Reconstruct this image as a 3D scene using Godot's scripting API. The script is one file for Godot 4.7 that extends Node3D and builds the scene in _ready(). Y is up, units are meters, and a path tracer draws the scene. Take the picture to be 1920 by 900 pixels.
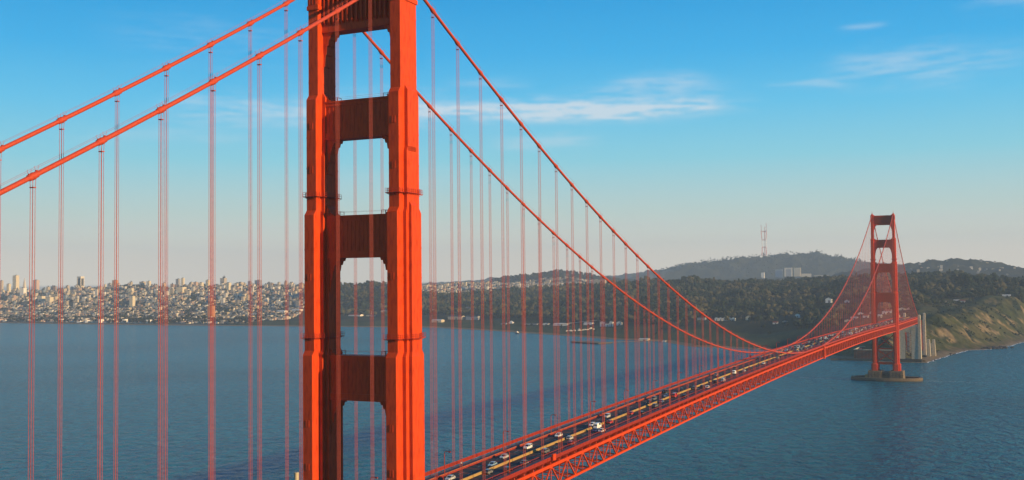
extends Node3D
# A suspension bridge over a strait at low evening sun, seen from a headland; a hillside city and wooded hills beyond.
# World: +x west, -z south along the bridge, y up, metres; the near tower stands at z = 0, the far one at z = -1280.

const SPAN := 1280.16
const HALF := 13.716
const CABLE_TOP := 226.46
const CABLE_LOW := 81.28
var M := {}
var used := {}
var rng := RandomNumberGenerator.new()
var noise := FastNoiseLite.new()

class MB:
	var v := PackedVector3Array()
	var n := PackedVector3Array()
	var c := PackedColorArray()
	var col := Color.WHITE
	var tinted := false
	func tri(a: Vector3, b: Vector3, d: Vector3) -> void:
		var nn := (d - a).cross(b - a)
		if nn.length_squared() < 1e-14: return
		nn = nn.normalized()
		v.append(a); v.append(b); v.append(d)
		n.append(nn); n.append(nn); n.append(nn)
		if tinted:
			c.append(col); c.append(col); c.append(col)
	func tri_out(a: Vector3, b: Vector3, d: Vector3, inside: Vector3) -> void:
		var nn := (d - a).cross(b - a)
		if nn.dot((a + b + d) / 3.0 - inside) < 0.0: tri(a, d, b)
		else: tri(a, b, d)
	func quad_out(a: Vector3, b: Vector3, d: Vector3, e: Vector3, inside: Vector3) -> void:
		tri_out(a, b, d, inside); tri_out(a, d, e, inside)
	func hexa(p: Array) -> void: # eight corners: bottom four round, top four round
		var m := Vector3.ZERO
		for q in p: m += q
		m /= 8.0
		quad_out(p[0], p[1], p[2], p[3], m); quad_out(p[4], p[5], p[6], p[7], m)
		for i in 4:
			var j := (i + 1) % 4
			quad_out(p[i], p[j], p[j + 4], p[i + 4], m)
	func box(lo: Vector3, hi: Vector3) -> void:
		hexa([Vector3(lo.x, lo.y, lo.z), Vector3(hi.x, lo.y, lo.z), Vector3(hi.x, lo.y, hi.z), Vector3(lo.x, lo.y, hi.z),
			Vector3(lo.x, hi.y, lo.z), Vector3(hi.x, hi.y, lo.z), Vector3(hi.x, hi.y, hi.z), Vector3(lo.x, hi.y, hi.z)])
	func cbox(ctr: Vector3, size: Vector3) -> void:
		box(ctr - size / 2.0, ctr + size / 2.0)
	func frustum(ctr: Vector3, a: Vector2, b: Vector2, h: float) -> void: # half sizes x,z at the foot and at the top
		hexa([ctr + Vector3(-a.x, 0, -a.y), ctr + Vector3(a.x, 0, -a.y), ctr + Vector3(a.x, 0, a.y), ctr + Vector3(-a.x, 0, a.y),
			ctr + Vector3(-b.x, h, -b.y), ctr + Vector3(b.x, h, -b.y), ctr + Vector3(b.x, h, b.y), ctr + Vector3(-b.x, h, b.y)])
	func bar(p: Vector3, q: Vector3, w: float, h: float) -> void: # beam from p to q, w wide and h deep
		var d := (q - p).normalized()
		var side := d.cross(Vector3.UP)
		if side.length() < 0.01: side = Vector3.RIGHT
		side = side.normalized()
		var up := side.cross(d).normalized()
		var a := side * w / 2.0
		var b := up * h / 2.0
		hexa([p - a - b, p + a - b, p + a + b, p - a + b, q - a - b, q + a - b, q + a + b, q - a + b])
	func tube(pts: Array, r, sides := 8, capped := true) -> void: # smooth round pipe through points; r number or array
		var prev := Vector3.ZERO
		var rings := []
		for i in pts.size():
			var d: Vector3 = (pts[mini(i + 1, pts.size() - 1)] - pts[maxi(i - 1, 0)]).normalized()
			var side := d.cross(Vector3.UP)
			if side.length() < 0.05: side = d.cross(Vector3.FORWARD)
			side = side.normalized()
			if prev != Vector3.ZERO and side.dot(prev) < 0.0: side = -side
			prev = side
			var up := side.cross(d)
			var ring := []
			var rr: float = r[i] if r is Array else r
			for k in sides:
				var o := side * cos(TAU * k / sides) + up * sin(TAU * k / sides)
				ring.append([pts[i] + o * rr, o])
			rings.append(ring)
		for i in rings.size() - 1:
			for k in sides:
				var k2 := (k + 1) % sides
				smooth_quad(rings[i][k], rings[i][k2], rings[i + 1][k2], rings[i + 1][k])
		if capped:
			for e in [0, rings.size() - 1]:
				var inn: Vector3 = pts[1] if e == 0 else pts[rings.size() - 2]
				for k in range(1, sides - 1):
					tri_out(rings[e][0][0], rings[e][k][0], rings[e][k + 1][0], inn)
	func smooth_quad(a: Array, b: Array, d: Array, e: Array) -> void:
		for t in [[a, b, d], [a, d, e]]:
			var w: Array = t
			var nn: Vector3 = (w[2][0] - w[0][0]).cross(w[1][0] - w[0][0])
			if nn.dot(w[0][1] + w[1][1] + w[2][1]) < 0.0: w = [t[0], t[2], t[1]]
			for q in w:
				v.append(q[0]); n.append(q[1])
				if tinted: c.append(col)
	func lathe(ctr: Vector3, prof: Array, sides := 16) -> void: # prof: Vector2(radius, height)
		var m := Vector3.ZERO
		for i in prof.size() - 1:
			for k in sides:
				var a := TAU * k / sides
				var b := TAU * (k + 1) / sides
				var p: Vector2 = prof[i]
				var q: Vector2 = prof[i + 1]
				var nx := Vector2(q.y - p.y, p.x - q.x).normalized()
				var f := func(r: float, y: float, g: float): return [ctr + Vector3(r * cos(g), y, r * sin(g)), Vector3(nx.x * cos(g), nx.y, nx.x * sin(g))]
				smooth_quad(f.call(p.x, p.y, a), f.call(p.x, p.y, b), f.call(q.x, q.y, b), f.call(q.x, q.y, a))
	func mesh(mat: Material, other: ArrayMesh = null) -> ArrayMesh:
		var a := []
		a.resize(Mesh.ARRAY_MAX)
		a[Mesh.ARRAY_VERTEX] = v
		a[Mesh.ARRAY_NORMAL] = n
		if tinted: a[Mesh.ARRAY_COLOR] = c
		var am := other if other else ArrayMesh.new()
		am.add_surface_from_arrays(Mesh.PRIMITIVE_TRIANGLES, a)
		am.surface_set_material(am.get_surface_count() - 1, mat)
		return am

func at(s: float, y: float, t: float) -> Vector3:
	return Vector3(t, y, -s)

func numbered(called: String) -> String:
	var k: int = used.get(called, -1) + 1
	used[called] = k
	return called if k == 0 else "%s_%03d" % [called, k]

func tag(o: Node3D, label: String, category: String, group := "", kind := "") -> Node3D:
	if label: o.set_meta("label", label)
	if category: o.set_meta("category", category)
	if group: o.set_meta("group", group)
	if kind: o.set_meta("kind", kind)
	return o

func thing(called: String, label: String, category: String, where := Vector3.ZERO, turn := 0.0, group := "") -> Node3D:
	var o := Node3D.new()
	o.name = numbered(called)
	add_child(o)
	o.position = where
	o.rotation.y = turn
	return tag(o, label, category, group)

func part(called: String, me: Mesh, parent: Node, where := Vector3.ZERO) -> MeshInstance3D:
	var o := MeshInstance3D.new()
	o.name = called if parent != self else numbered(called)
	o.mesh = me
	o.position = where
	parent.add_child(o, true)
	return o

func solo(called: String, me: Mesh, label: String, category: String, where := Vector3.ZERO, turn := 0.0, group := "") -> MeshInstance3D:
	var o := part(called, me, self, where)
	o.rotation.y = turn
	tag(o, label, category, group)
	return o

func setting(called: String, me: Mesh) -> MeshInstance3D:
	var o := part(called, me, self)
	o.set_meta("kind", "structure")
	return o

func lin(r: float, g: float, b: float) -> Color: # a real-world base colour given in linear values
	return Color(r, g, b).linear_to_srgb()

func noise_tex(freq: float, octaves: int, sd: int, ramp: Array, size := 512, normal := false, strength := 4.0, gain := 0.5, kind := FastNoiseLite.TYPE_SIMPLEX_SMOOTH) -> NoiseTexture2D:
	var f := FastNoiseLite.new()
	f.noise_type = kind
	f.frequency = freq
	f.fractal_octaves = octaves
	f.fractal_gain = gain
	f.seed = sd
	var t := NoiseTexture2D.new()
	t.width = size
	t.height = size
	t.seamless = true
	t.noise = f
	if normal:
		t.as_normal_map = true
		t.bump_strength = strength
	elif ramp:
		var g := Gradient.new()
		g.offsets = PackedFloat32Array(ramp.map(func(e): return e[0]))
		g.colors = PackedColorArray(ramp.map(func(e): return e[1]))
		t.color_ramp = g
	return t

func matte(called: String, c: Color, rough := 0.8, ramp := [], tile := 4.0, spec := 0.4) -> StandardMaterial3D:
	var m := StandardMaterial3D.new()
	m.resource_name = called
	m.albedo_color = c
	m.roughness = rough
	m.metallic_specular = spec
	if ramp:
		m.albedo_texture = noise_tex(0.012, 5, hash(called) % 1000, ramp)
		m.uv1_triplanar = true
		m.uv1_world_triplanar = true
		m.uv1_scale = Vector3.ONE / tile
	M[called] = m
	return m

func greys(a: float, b: float) -> Array:
	return [[0.0, Color(a, a, a)], [0.45, Color((a + b) / 2, (a + b) / 2, (a + b) / 2)], [1.0, Color(b, b, b)]]

func materials() -> void:
	# the red-orange paint of the bridge: sun-bleached and grimy in patches of several sizes
	matte("orange_paint", lin(0.52, 0.054, 0.008), 0.55, [[0.0, Color(0.84, 0.80, 0.78)], [0.38, Color(0.95, 0.94, 0.93)], [0.6, Color(1, 1, 1)], [1.0, Color(0.97, 0.99, 1.0)]], 17.0, 0.25).uv1_scale = Vector3(0.16, 0.035, 0.16)
	matte("cable_paint", lin(0.46, 0.060, 0.024), 0.55, [[0.0, Color(0.72, 0.66, 0.64)], [0.5, Color(0.94, 0.93, 0.92)], [1.0, Color(1, 1, 1)]], 2.5, 0.4)
	matte("rope_paint", lin(0.50, 0.085, 0.055), 0.7, greys(0.75, 1.0), 6.0)
	matte("rail_paint", lin(0.40, 0.034, 0.012), 0.6, greys(0.8, 1.0), 3.0)
	matte("barrier_orange", lin(0.42, 0.10, 0.03), 0.7, greys(0.75, 1.0), 3.0)
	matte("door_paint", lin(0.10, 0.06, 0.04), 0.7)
	matte("iron", lin(0.09, 0.06, 0.05), 0.7)  # dark tone painted for the shade inside the fort openings
	matte("asphalt", lin(0.042, 0.042, 0.046), 0.85, greys(0.65, 1.0), 9.0)
	matte("pavement", lin(0.16, 0.145, 0.14), 0.85, greys(0.7, 1.0), 5.0)
	matte("lane_paint", lin(0.5, 0.5, 0.46), 0.7)
	matte("barrier_yellow", lin(0.44, 0.28, 0.09), 0.7, greys(0.75, 1.0), 2.0)
	matte("concrete", lin(0.44, 0.40, 0.32), 0.85, [[0.0, Color(0.78, 0.76, 0.73)], [0.4, Color(0.9, 0.89, 0.87)], [1.0, Color(1, 1, 1)]], 22.0)
	matte("pier_concrete", lin(0.21, 0.17, 0.12), 0.85, [[0.0, Color(0.45, 0.42, 0.38)], [0.5, Color(0.8, 0.77, 0.72)], [1.0, Color(1, 1, 1)]], 12.0)
	matte("tide_stain", lin(0.05, 0.05, 0.04), 0.7, greys(0.6, 1.0), 6.0)
	matte("brick", lin(0.16, 0.06, 0.04), 0.9, greys(0.6, 1.0), 5.0)
	matte("slate", lin(0.07, 0.068, 0.07), 0.8, greys(0.6, 1.0), 20.0)
	matte("red_tile", lin(0.26, 0.075, 0.045), 0.8, greys(0.65, 1.0), 8.0)
	matte("white_wall", lin(0.72, 0.69, 0.63), 0.8, greys(0.8, 1.0), 12.0)
	matte("glass_dark", lin(0.02, 0.024, 0.03), 0.12, [], 1.0, 0.5)
	matte("rubber", lin(0.012, 0.012, 0.012), 0.8)
	matte("chrome", lin(0.55, 0.56, 0.58), 0.3)
	matte("lamp_lens", lin(0.62, 0.6, 0.55), 0.3)
	matte("tail_red", lin(0.45, 0.02, 0.015), 0.3)
	matte("pale_post", lin(0.55, 0.46, 0.30), 0.6, greys(0.7, 1.0), 0.5)
	matte("mast_white", lin(0.62, 0.6, 0.58), 0.6)
	matte("mast_red", lin(0.45, 0.09, 0.06), 0.6)
	matte("wood_deck", lin(0.22, 0.17, 0.11), 0.85, greys(0.55, 1.0), 8.0)
	matte("rock", lin(0.09, 0.075, 0.06), 0.9, greys(0.4, 1.0), 9.0)
	matte("foam", lin(0.7, 0.72, 0.72), 0.9)
	matte("hull_dark", lin(0.035, 0.045, 0.06), 0.5)
	var g := matte("ground_cover", Color.WHITE, 0.95, [[0.0, Color(0.62, 0.62, 0.6)], [0.5, Color(0.9, 0.9, 0.88)], [1.0, Color(1, 1, 1)]], 60.0, 0.15)
	g.vertex_color_use_as_albedo = true
	var wl := matte("house_wall", Color.WHITE, 0.85, greys(0.8, 1.0), 30.0, 0.3)
	wl.vertex_color_use_as_albedo = true
	var lf := matte("leaves", Color.WHITE, 0.9, greys(0.6, 1.0), 7.0, 0.15)
	lf.vertex_color_use_as_albedo = true
	var cl := matte("cloth", Color.WHITE, 0.85)
	cl.vertex_color_use_as_albedo = true
	matte("sand", lin(0.27, 0.20, 0.12), 0.95, greys(0.6, 1.0), 40.0, 0.2)
	matte("bark", lin(0.07, 0.05, 0.035), 0.9)
	var w := StandardMaterial3D.new()
	w.resource_name = "water"
	w.albedo_color = lin(0.0, 0.215, 0.325)
	w.roughness = 0.2
	w.metallic_specular = 0.18
	w.uv1_triplanar = true
	w.uv1_world_triplanar = true
	w.uv1_scale = Vector3.ONE / 620.0
	w.normal_enabled = true
	w.normal_texture = noise_tex(0.014, 6, 21, [], 2048, true, 34.0, 0.68)
	w.normal_scale = 1.0
	w.albedo_texture = noise_tex(0.02, 6, 8, [[0.0, Color(0.5, 0.6, 0.64)], [0.5, Color(0.84, 0.88, 0.9)], [1.0, Color(1, 1, 1)]], 2048, false, 1.0, 0.7)  # light and dark of the ripples painted into the colour
	w.detail_enabled = true
	w.detail_blend_mode = BaseMaterial3D.BLEND_MODE_MUL
	w.detail_uv_layer = BaseMaterial3D.DETAIL_UV_2
	w.uv2_triplanar = true
	w.uv2_world_triplanar = true
	w.uv2_scale = Vector3.ONE / 2600.0
	w.detail_albedo = noise_tex(0.006, 5, 31, [[0.0, Color(0.74, 0.8, 0.83)], [0.5, Color(0.93, 0.94, 0.95)], [1.0, Color(1, 1, 1)]], 512)
	M["water"] = w

const SKY_LEVEL := 0.60 # the exposure below brings the sky back to the brightness of the stops

func sky_image() -> Image:
	# clear evening air: blue overhead, greenish then warm grey towards the horizon, with thin streaks of cloud
	var W := 4096
	var H := 2048
	var stops := [[-90.0, Color(0.10, 0.16, 0.20)], [-0.5, Color(0.62, 0.56, 0.46)], [0.0, Color(0.95, 0.83, 0.66)], [1.4, Color(0.86, 0.78, 0.64)], [3.66, Color(0.55, 0.71, 0.66)], [6.5, Color(0.25, 0.66, 0.80)], [9.3, Color(0.11, 0.56, 0.87)], [12.1, Color(0.035, 0.44, 0.84)], [15.0, Color(0.012, 0.355, 0.76)], [25.0, Color(0.015, 0.27, 0.64)], [50.0, Color(0.02, 0.17, 0.44)], [90.0, Color(0.02, 0.13, 0.35)]]
	var streak := FastNoiseLite.new()
	streak.seed = 4
	streak.noise_type = FastNoiseLite.TYPE_SIMPLEX_SMOOTH
	streak.frequency = 1.0
	streak.fractal_octaves = 5
	streak.fractal_gain = 0.55
	var img := Image.create_empty(W, H, false, Image.FORMAT_RGBF)
	# thin cloud banks: azimuth and height of the middle, half length, half thickness (degrees), strength
	var banks := [[-26.0, 9.25, 8.5, 0.42, 0.95], [-18.5, 9.2, 5.0, 0.36, 0.9], [-20.0, 8.8, 5.0, 0.3, 0.5], [-18.0, 10.0, 4.0, 0.4, 0.4], [-30.5, 8.9, 5.0, 0.5, 0.5], [-39.0, 9.0, 4.2, 0.6, 0.5], [-33.0, 9.4, 4.0, 0.8, 0.3], [-23.6, 7.5, 2.8, 0.5, 0.32], [-17.5, 10.5, 2.4, 0.35, 0.35], [-26.5, 10.6, 2.0, 0.3, 0.2], [-9.8, 10.1, 1.9, 0.2, 0.34], [-4.0, 10.5, 4.2, 0.75, 0.42], [-0.4, 13.8, 1.8, 0.7, 0.32], [-7.0, 12.7, 1.1, 0.15, 0.28], [-41.0, 12.6, 5.0, 1.0, 0.13], [-43.0, 7.6, 5.0, 0.6, 0.16], [-30.0, 5.6, 8.0, 0.5, 0.1], [24.0, 11.0, 9.0, 1.0, 0.4], [60.0, 9.0, 12.0, 1.2, 0.4], [-80.0, 10.0, 12.0, 1.2, 0.4], [-130.0, 12.0, 14.0, 1.3, 0.4], [120.0, 10.0, 14.0, 1.2, 0.4], [170.0, 12.0, 12.0, 1.2, 0.4]]
	for y in H:
		var up := 90.0 - 180.0 * (y + 0.5) / H
		var c: Color = stops[0][1]
		for k in stops.size() - 1:
			if up >= stops[k][0]: c = stops[k][1].lerp(stops[k + 1][1], clampf((up - stops[k][0]) / (stops[k + 1][0] - stops[k][0]), 0, 1))
		if up < 4.0 or up > 20.0:
			img.fill_rect(Rect2i(0, y, W, 1), c * SKY_LEVEL)
			continue
		for x in W:
			var az := fposmod(360.0 * (x + 0.5) / W, 360.0)
			if az > 180.0: az -= 360.0
			var k := 0.0
			for b in banks:
				var dx: float = (az - b[0]) / b[2]
				if absf(dx) > 1.6: continue
				var dy: float = (up - b[1]) / b[3]
				if absf(dy) > 3.2: continue
				dy += 1.1 * streak.get_noise_2d(az * 0.14 + 40.0, up * 0.5)
				var e := dx * dx * dx * dx + dy * dy
				if e > 9.0: continue
				var q := streak.get_noise_2d(az * 0.12 + b[0], up * 1.3 - b[1]) * 0.5 + 0.5
				var q2 := streak.get_noise_2d(az * 0.34, up * 3.4) * 0.5 + 0.5
				k += b[4] * exp(-e * 1.1) * 1.15 * smoothstep(0.36, 0.8, q * 0.45 + q2 * 0.55 + 0.1)
			img.set_pixel(x, y, (c.lerp(Color(0.66, 0.76, 0.84), clampf(k, 0.0, 0.85)) if k > 0.003 else c) * SKY_LEVEL)
	return img

func camera_sky_sun() -> void:
	var cam := Camera3D.new()
	cam.name = "camera"
	add_child(cam)
	cam.transform = Transform3D(Basis(Vector3(0.902997, -0.010262, -0.429524), Vector3(0.026018, 0.999186, 0.030825), Vector3(0.428858, -0.03901, 0.902529)), Vector3(167.441, 139.174, 254.117))
	cam.fov = 25.3486
	cam.near = 1.0
	cam.far = 60000.0
	cam.current = true
	var env := Environment.new()
	env.background_mode = Environment.BG_SKY
	var sm := PanoramaSkyMaterial.new()
	sm.panorama = ImageTexture.create_from_image(sky_image())
	var sk := Sky.new()
	sk.sky_material = sm
	env.sky = sk
	env.tonemap_mode = Environment.TONE_MAPPER_LINEAR
	env.tonemap_exposure = 1.68
	env.fog_enabled = true
	env.fog_density = 0.000065
	env.fog_light_color = Color(0.77, 0.885, 1.0)
	env.sdfgi_enabled = true
	env.ssao_enabled = true
	env.ssil_enabled = true
	var we := WorldEnvironment.new()
	we.name = "environment"
	we.environment = env
	add_child(we)
	var sun := DirectionalLight3D.new()
	sun.name = "sun"
	sun.light_color = Color(1.0, 0.84, 0.60)
	sun.light_energy = 1.6
	sun.light_angular_distance = 0.5
	sun.shadow_enabled = true
	var el := deg_to_rad(12.0)
	var az := deg_to_rad(7.0) # north of the bridge's west side
	var towards := Vector3(cos(az) * cos(el), sin(el), sin(az) * cos(el))
	add_child(sun)
	sun.look_at_from_position(Vector3.ZERO, -towards)

func _ready() -> void:
	rng.seed = 7
	noise.seed = 11
	noise.frequency = 1.0
	noise.fractal_octaves = 4
	camera_sky_sun()
	materials()
	setting_and_terrain()
	city()
	woods()
	shore_things()
	towers()
	cables()
	deck()
	piers_and_pylons()
	lamps()
	traffic()
	small_things()

# ---------------------------------------------------------------- land and water
# surveyed points of the land: x, z, height
const SURVEY: Array[float] = [
	-3859,-2625,3, -4185,-2857,8, -4469,-3061,35, -4713,-3235,70, -4998,-3439,95, -5242,-3613,105, -5893,-4079,80, -7927,-5533,40, -11221,-7888,60, -3387,-2619,3, -3737,-2902,8,
	-4009,-3122,30, -4242,-3310,68, -4514,-3530,95, -4748,-3719,105, -5370,-4222,80, -7314,-5793,40, -8387,-6661,50, -2964,-2619,3, -3332,-2957,8, -3590,-3194,32, -3811,-3397,70,
	-4069,-3633,100, -4290,-3836,112, -4880,-4377,80, -6722,-6067,40, -2673,-2590,3, -3062,-2980,8, -3309,-3227,35, -3521,-3440,75, -3768,-3687,112, -3980,-3899,130, -4546,-4466,80,
	-6312,-6235,40, -7605,-7529,50, -9501,-9871,60, -2428,-2590,3, -2765,-2959,8, -3034,-3255,38, -3236,-3476,78, -3439,-3698,105, -3675,-3956,118, -4248,-4584,85, -5933,-6431,40,
	-2197,-2592,3, -2517,-2976,10, -2773,-3284,42, -3028,-3591,85, -3220,-3822,112, -3412,-4053,124, -3987,-4745,90, -6661,-8369,60, -2016,-2671,3, -2255,-2992,10, -2464,-3272,40,
	-2703,-3593,80, -2883,-3833,105, -3122,-4154,120, -3720,-4955,90, -5215,-6959,50, -1844,-2671,3, -1986,-2877,10, -2099,-3042,35, -2269,-3289,85, -2439,-3536,124, -2779,-4030,110,
	-3516,-5102,90, -5797,-8988,80, -1667,-2667,3, -1800,-2879,10, -1907,-3049,35, -2066,-3303,85, -2279,-3641,132, -2598,-4149,110, -3290,-5250,90, -4619,-7367,50, -1508,-2647,3,
	-1608,-2820,12, -1733,-3037,36, -1933,-3383,58, -2133,-3729,70, -2333,-4076,92, -2583,-4509,116, -3083,-5375,80, -4333,-7540,60, -6834,-11869,60, -4999,-9457,135, -1293,-2593,3,
	-1407,-2816,10, -1521,-3038,36, -1749,-3483,62, -1932,-3839,80, -2251,-4462,108, -2480,-4907,124, -3027,-5974,90, -3940,-7754,70, -4706,-9607,172, -4433,-9738,155, -1046,-2435,3,
	-1129,-2617,8, -1231,-2845,28, -1437,-3301,60, -1684,-3847,88, -1972,-4485,102, -2301,-5215,112, -2630,-5944,168, -3124,-7037,90, -2444,-6025,196, -2252,-5563,150, -2712,-6671,120,
	-783,-2166,2, -856,-2352,5, -929,-2538,12, -1039,-2818,40, -1222,-3283,78, -1441,-3841,106, -1660,-4400,106, -1953,-5145,105, -2224,-6112,150, -2470,-6767,100, -2982,-8390,100,
	-630,-2115,2, -694,-2305,6, -758,-2494,26, -885,-2873,72, -1013,-3253,108, -1109,-3537,126, -1428,-4485,100, -1906,-5906,110, -2385,-7328,110, -2617,-8514,190, -2381,-8586,268,
	-473,-2007,2, -513,-2151,7, -581,-2392,32, -650,-2632,52, -758,-3017,82, -895,-3498,122, -1194,-4557,95, -1603,-6000,90, -2011,-7444,130, -3645,-13217,60, -2209,-8634,292,
	-1995,-8688,284, -341,-1938,2, -397,-2181,9, -442,-2376,32, -510,-2668,54, -600,-3058,82, -713,-3545,114, -961,-4617,90, -1300,-6078,90, -1639,-7539,140, -1858,-8720,312,
	-1697,-8755,320, -1527,-8788,342, -228,-1910,3, -264,-2107,11, -309,-2353,32, -371,-2697,58, -443,-3091,88, -533,-3582,112, -731,-4665,90, -1000,-6140,90, -1270,-7616,145,
	-1296,-8829,338, -108,-1777,6, -121,-1876,18, -148,-2075,40, -182,-2322,58, -235,-2719,80, -289,-3115,110, -356,-3611,128, -504,-4701,100, -705,-6187,130, -907,-7673,150,
	-1068,-8863,270, -903,-8883,232, -28,-1716,18, -40,-1836,42, -60,-2035,58, -89,-2333,64, -119,-2632,85, -148,-2930,118, -188,-3328,132, -326,-4721,110, -444,-5916,185, -700,-8905,222,
	5,-1739,45, -11,-1939,58, -36,-2238,64, -60,-2537,82, -92,-2935,126, -125,-3334,132, -360,-6224,214, -420,-8927,200, 45,-1792,56, 30,-2042,62, 7,-2441,68, -11,-2741,100,
	-26,-2990,126, -131,-4737,110, -220,-6234,228, 108,-2045,58, 98,-2445,66, 90,-2745,92, 84,-2995,122, 39,-4744,110, 0,-6244,226, 120,-8946,150, 96,-13746,60, 174,-2046,58,
	176,-2446,64, 176,-2746,78, 177,-3046,110, 183,-4746,100, 187,-6246,152, 190,-7246,100, 351,-2239,60, 410,-3037,80, 535,-4732,80, 645,-6228,90]
# the waterline, east to west: x, z
const WATERLINE: Array[Vector2] = [Vector2(-9000, -3300), Vector2(-6000, -2900), Vector2(-4200, -2720), Vector2(-3326, -2618), Vector2(-2537, -2579), Vector2(-1988, -2604), Vector2(-1481, -2630), Vector2(-1200, -2480), Vector2(-1057, -2384), Vector2(-850, -2250), Vector2(-722, -2144), Vector2(-573, -2091), Vector2(-451, -1921), Vector2(-307, -1873), Vector2(-200, -1760), Vector2(-106, -1660), Vector2(-60, -1612), Vector2(25, -1612), Vector2(38, -1720), Vector2(57, -1853), Vector2(75, -1951), Vector2(108, -1990), Vector2(147, -2127), Vector2(172, -2270), Vector2(260, -2700), Vector2(420, -3600), Vector2(800, -5200), Vector2(1500, -9000), Vector2(2400, -16000)]
const GX0 := -11500.0
const GZ0 := -1450.0
const GSTEP := 150.0
const GNX := 96
const GNZ := 92
var grid := PackedFloat32Array()

func survey_grid() -> void:
	grid.resize(GNX * GNZ)
	for j in GNZ:
		for i in GNX:
			var x := GX0 + i * GSTEP
			var z := GZ0 - j * GSTEP
			var sw := 0.0
			var sh := 0.0
			for k in range(0, SURVEY.size(), 3):
				var dx := SURVEY[k] - x
				var dz := SURVEY[k + 1] - z
				var d2 := dx * dx + dz * dz + 2500.0
				var w := 1.0 / (d2 * d2)
				sw += w
				sh += w * SURVEY[k + 2]
			grid[j * GNX + i] = sh / sw

func inland(x: float, z: float) -> float: # metres from the waterline, negative at sea
	var best := 1e12
	var side := 1.0
	for k in WATERLINE.size() - 1:
		var a := WATERLINE[k]
		var e := WATERLINE[k + 1] - a
		var p := Vector2(x, z) - a
		var u := clampf(p.dot(e) / e.length_squared(), 0.0, 1.0)
		var d := (p - e * u).length_squared()
		if d < best:
			best = d
			side = -1.0 if e.x * p.y - e.y * p.x > 0.0 else 1.0
	return sqrt(best) * side

func relief(x: float, z: float) -> float: # the surveyed land alone
	var fx := clampf((x - GX0) / GSTEP, 0.0, GNX - 1.001)
	var fz := clampf((GZ0 - z) / GSTEP, 0.0, GNZ - 1.001)
	var i := int(fx)
	var j := int(fz)
	var u := fx - i
	var v := fz - j
	u = u * u * (3.0 - 2.0 * u)
	v = v * v * (3.0 - 2.0 * v)
	var k := j * GNX + i
	return lerpf(lerpf(grid[k], grid[k + 1], u), lerpf(grid[k + GNX], grid[k + GNX + 1], u), v)

func ocean_side(x: float, z: float) -> float: # 1 on the bluffs that face the ocean, 0 on the bay side
	return smoothstep(-230.0, -50.0, x) * (1.0 - smoothstep(3300.0, 3900.0, -z))

func height(x: float, z: float) -> float:
	var d := inland(x, z)
	if d < -40.0: return -6.0
	var h := relief(x, z)
	h *= 1.0 + 0.16 * noise.get_noise_2d(x * 0.004, z * 0.004) + 0.07 * noise.get_noise_2d(x * 0.017 + 70, z * 0.017)
	var flat := clampf(d * 0.07, -6.0, 2.6) + maxf(h - 2.6, 0.0) * smoothstep(30.0, 260.0, d)
	var k := ocean_side(x, z)
	if k <= 0.0: return flat
	# gullied slopes that drop to a narrow beach
	var gully := noise.get_noise_2d(x * 0.016 + 9, z * 0.012) * 26.0 + noise.get_noise_2d(x * 0.05, z * 0.04 + 3) * 9.0
	var up := smoothstep(lerpf(24.0, 8.0, smoothstep(1800.0, 1960.0, -z)), 118.0 + gully, d + gully * 0.4)
	var rough := (noise.get_noise_2d(x * 0.06, z * 0.06) * 5.0 + noise.get_noise_2d(x * 0.16, z * 0.16) * 2.2) * clampf(d / 30.0, 0.0, 1.0) * (1.0 - 0.75 * smoothstep(110.0, 170.0, d))
	return lerpf(flat, lerpf(clampf(d * 0.1, -6.0, 2.2), maxf(h, 48.0), up) + rough * clampf(up * 4.0, 0.0, 1.0), k)

func ground_color(x: float, z: float, y: float, d: float, slope: float) -> Color:
	var a := noise.get_noise_2d(x * 0.008, z * 0.008)
	var b := noise.get_noise_2d(x * 0.04 + 50, z * 0.04)
	var c: Color
	var grass := Color(0.052, 0.066, 0.024)
	var dry := Color(0.098, 0.094, 0.042)
	var sand := Color(0.24, 0.185, 0.12)
	if ocean_side(x + b * 60.0, z) > 0.5:
		var e := noise.get_noise_2d(x * 0.02 + 5, z * 0.014 - 8)
		c = grass.lerp(dry, clampf(0.55 + a * 1.1 + b * 0.6, 0.0, 1.0))
		c = c.lerp(Color(0.27, 0.20, 0.115), smoothstep(0.08, 0.24, e + b * 0.25) * smoothstep(0.2, 0.5, slope) * smoothstep(10.0, 40.0, d))
		c = c.lerp(Color(0.02, 0.032, 0.018), smoothstep(0.2, 0.34, noise.get_noise_2d(x * 0.018 - 31, z * 0.018 + 12) + b * 0.15))
		c = c.lerp(Color(0.13, 0.10, 0.07), (1.0 - smoothstep(14.0, 34.0, d)) * smoothstep(-0.25, 0.2, b))
		return c.lerp(sand, 1.0 - smoothstep(6.0, 15.0, (d + b * 6.0) * (0.42 if z > -1880.0 else 1.0)))
	if d < 22.0 + b * 8.0: return sand
	if z > -2250.0 - 0.05 * x and x > -1400.0 or (x > -2300.0 and d < 210.0 + a * 60.0): # meadows by the water
		return Color(0.038, 0.058, 0.022).lerp(Color(0.085, 0.085, 0.035), clampf(a + 0.4, 0.0, 1.0))
	if x < -2350.0 + 0.0 * z: return Color(0.13, 0.125, 0.11).lerp(Color(0.05, 0.058, 0.035), clampf(0.5 + b * 1.6, 0.0, 1.0))
	return Color(0.022, 0.030, 0.016).lerp(Color(0.055, 0.052, 0.026), clampf(0.45 + a * 1.2 + b * 0.5, 0.0, 1.0))

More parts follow.
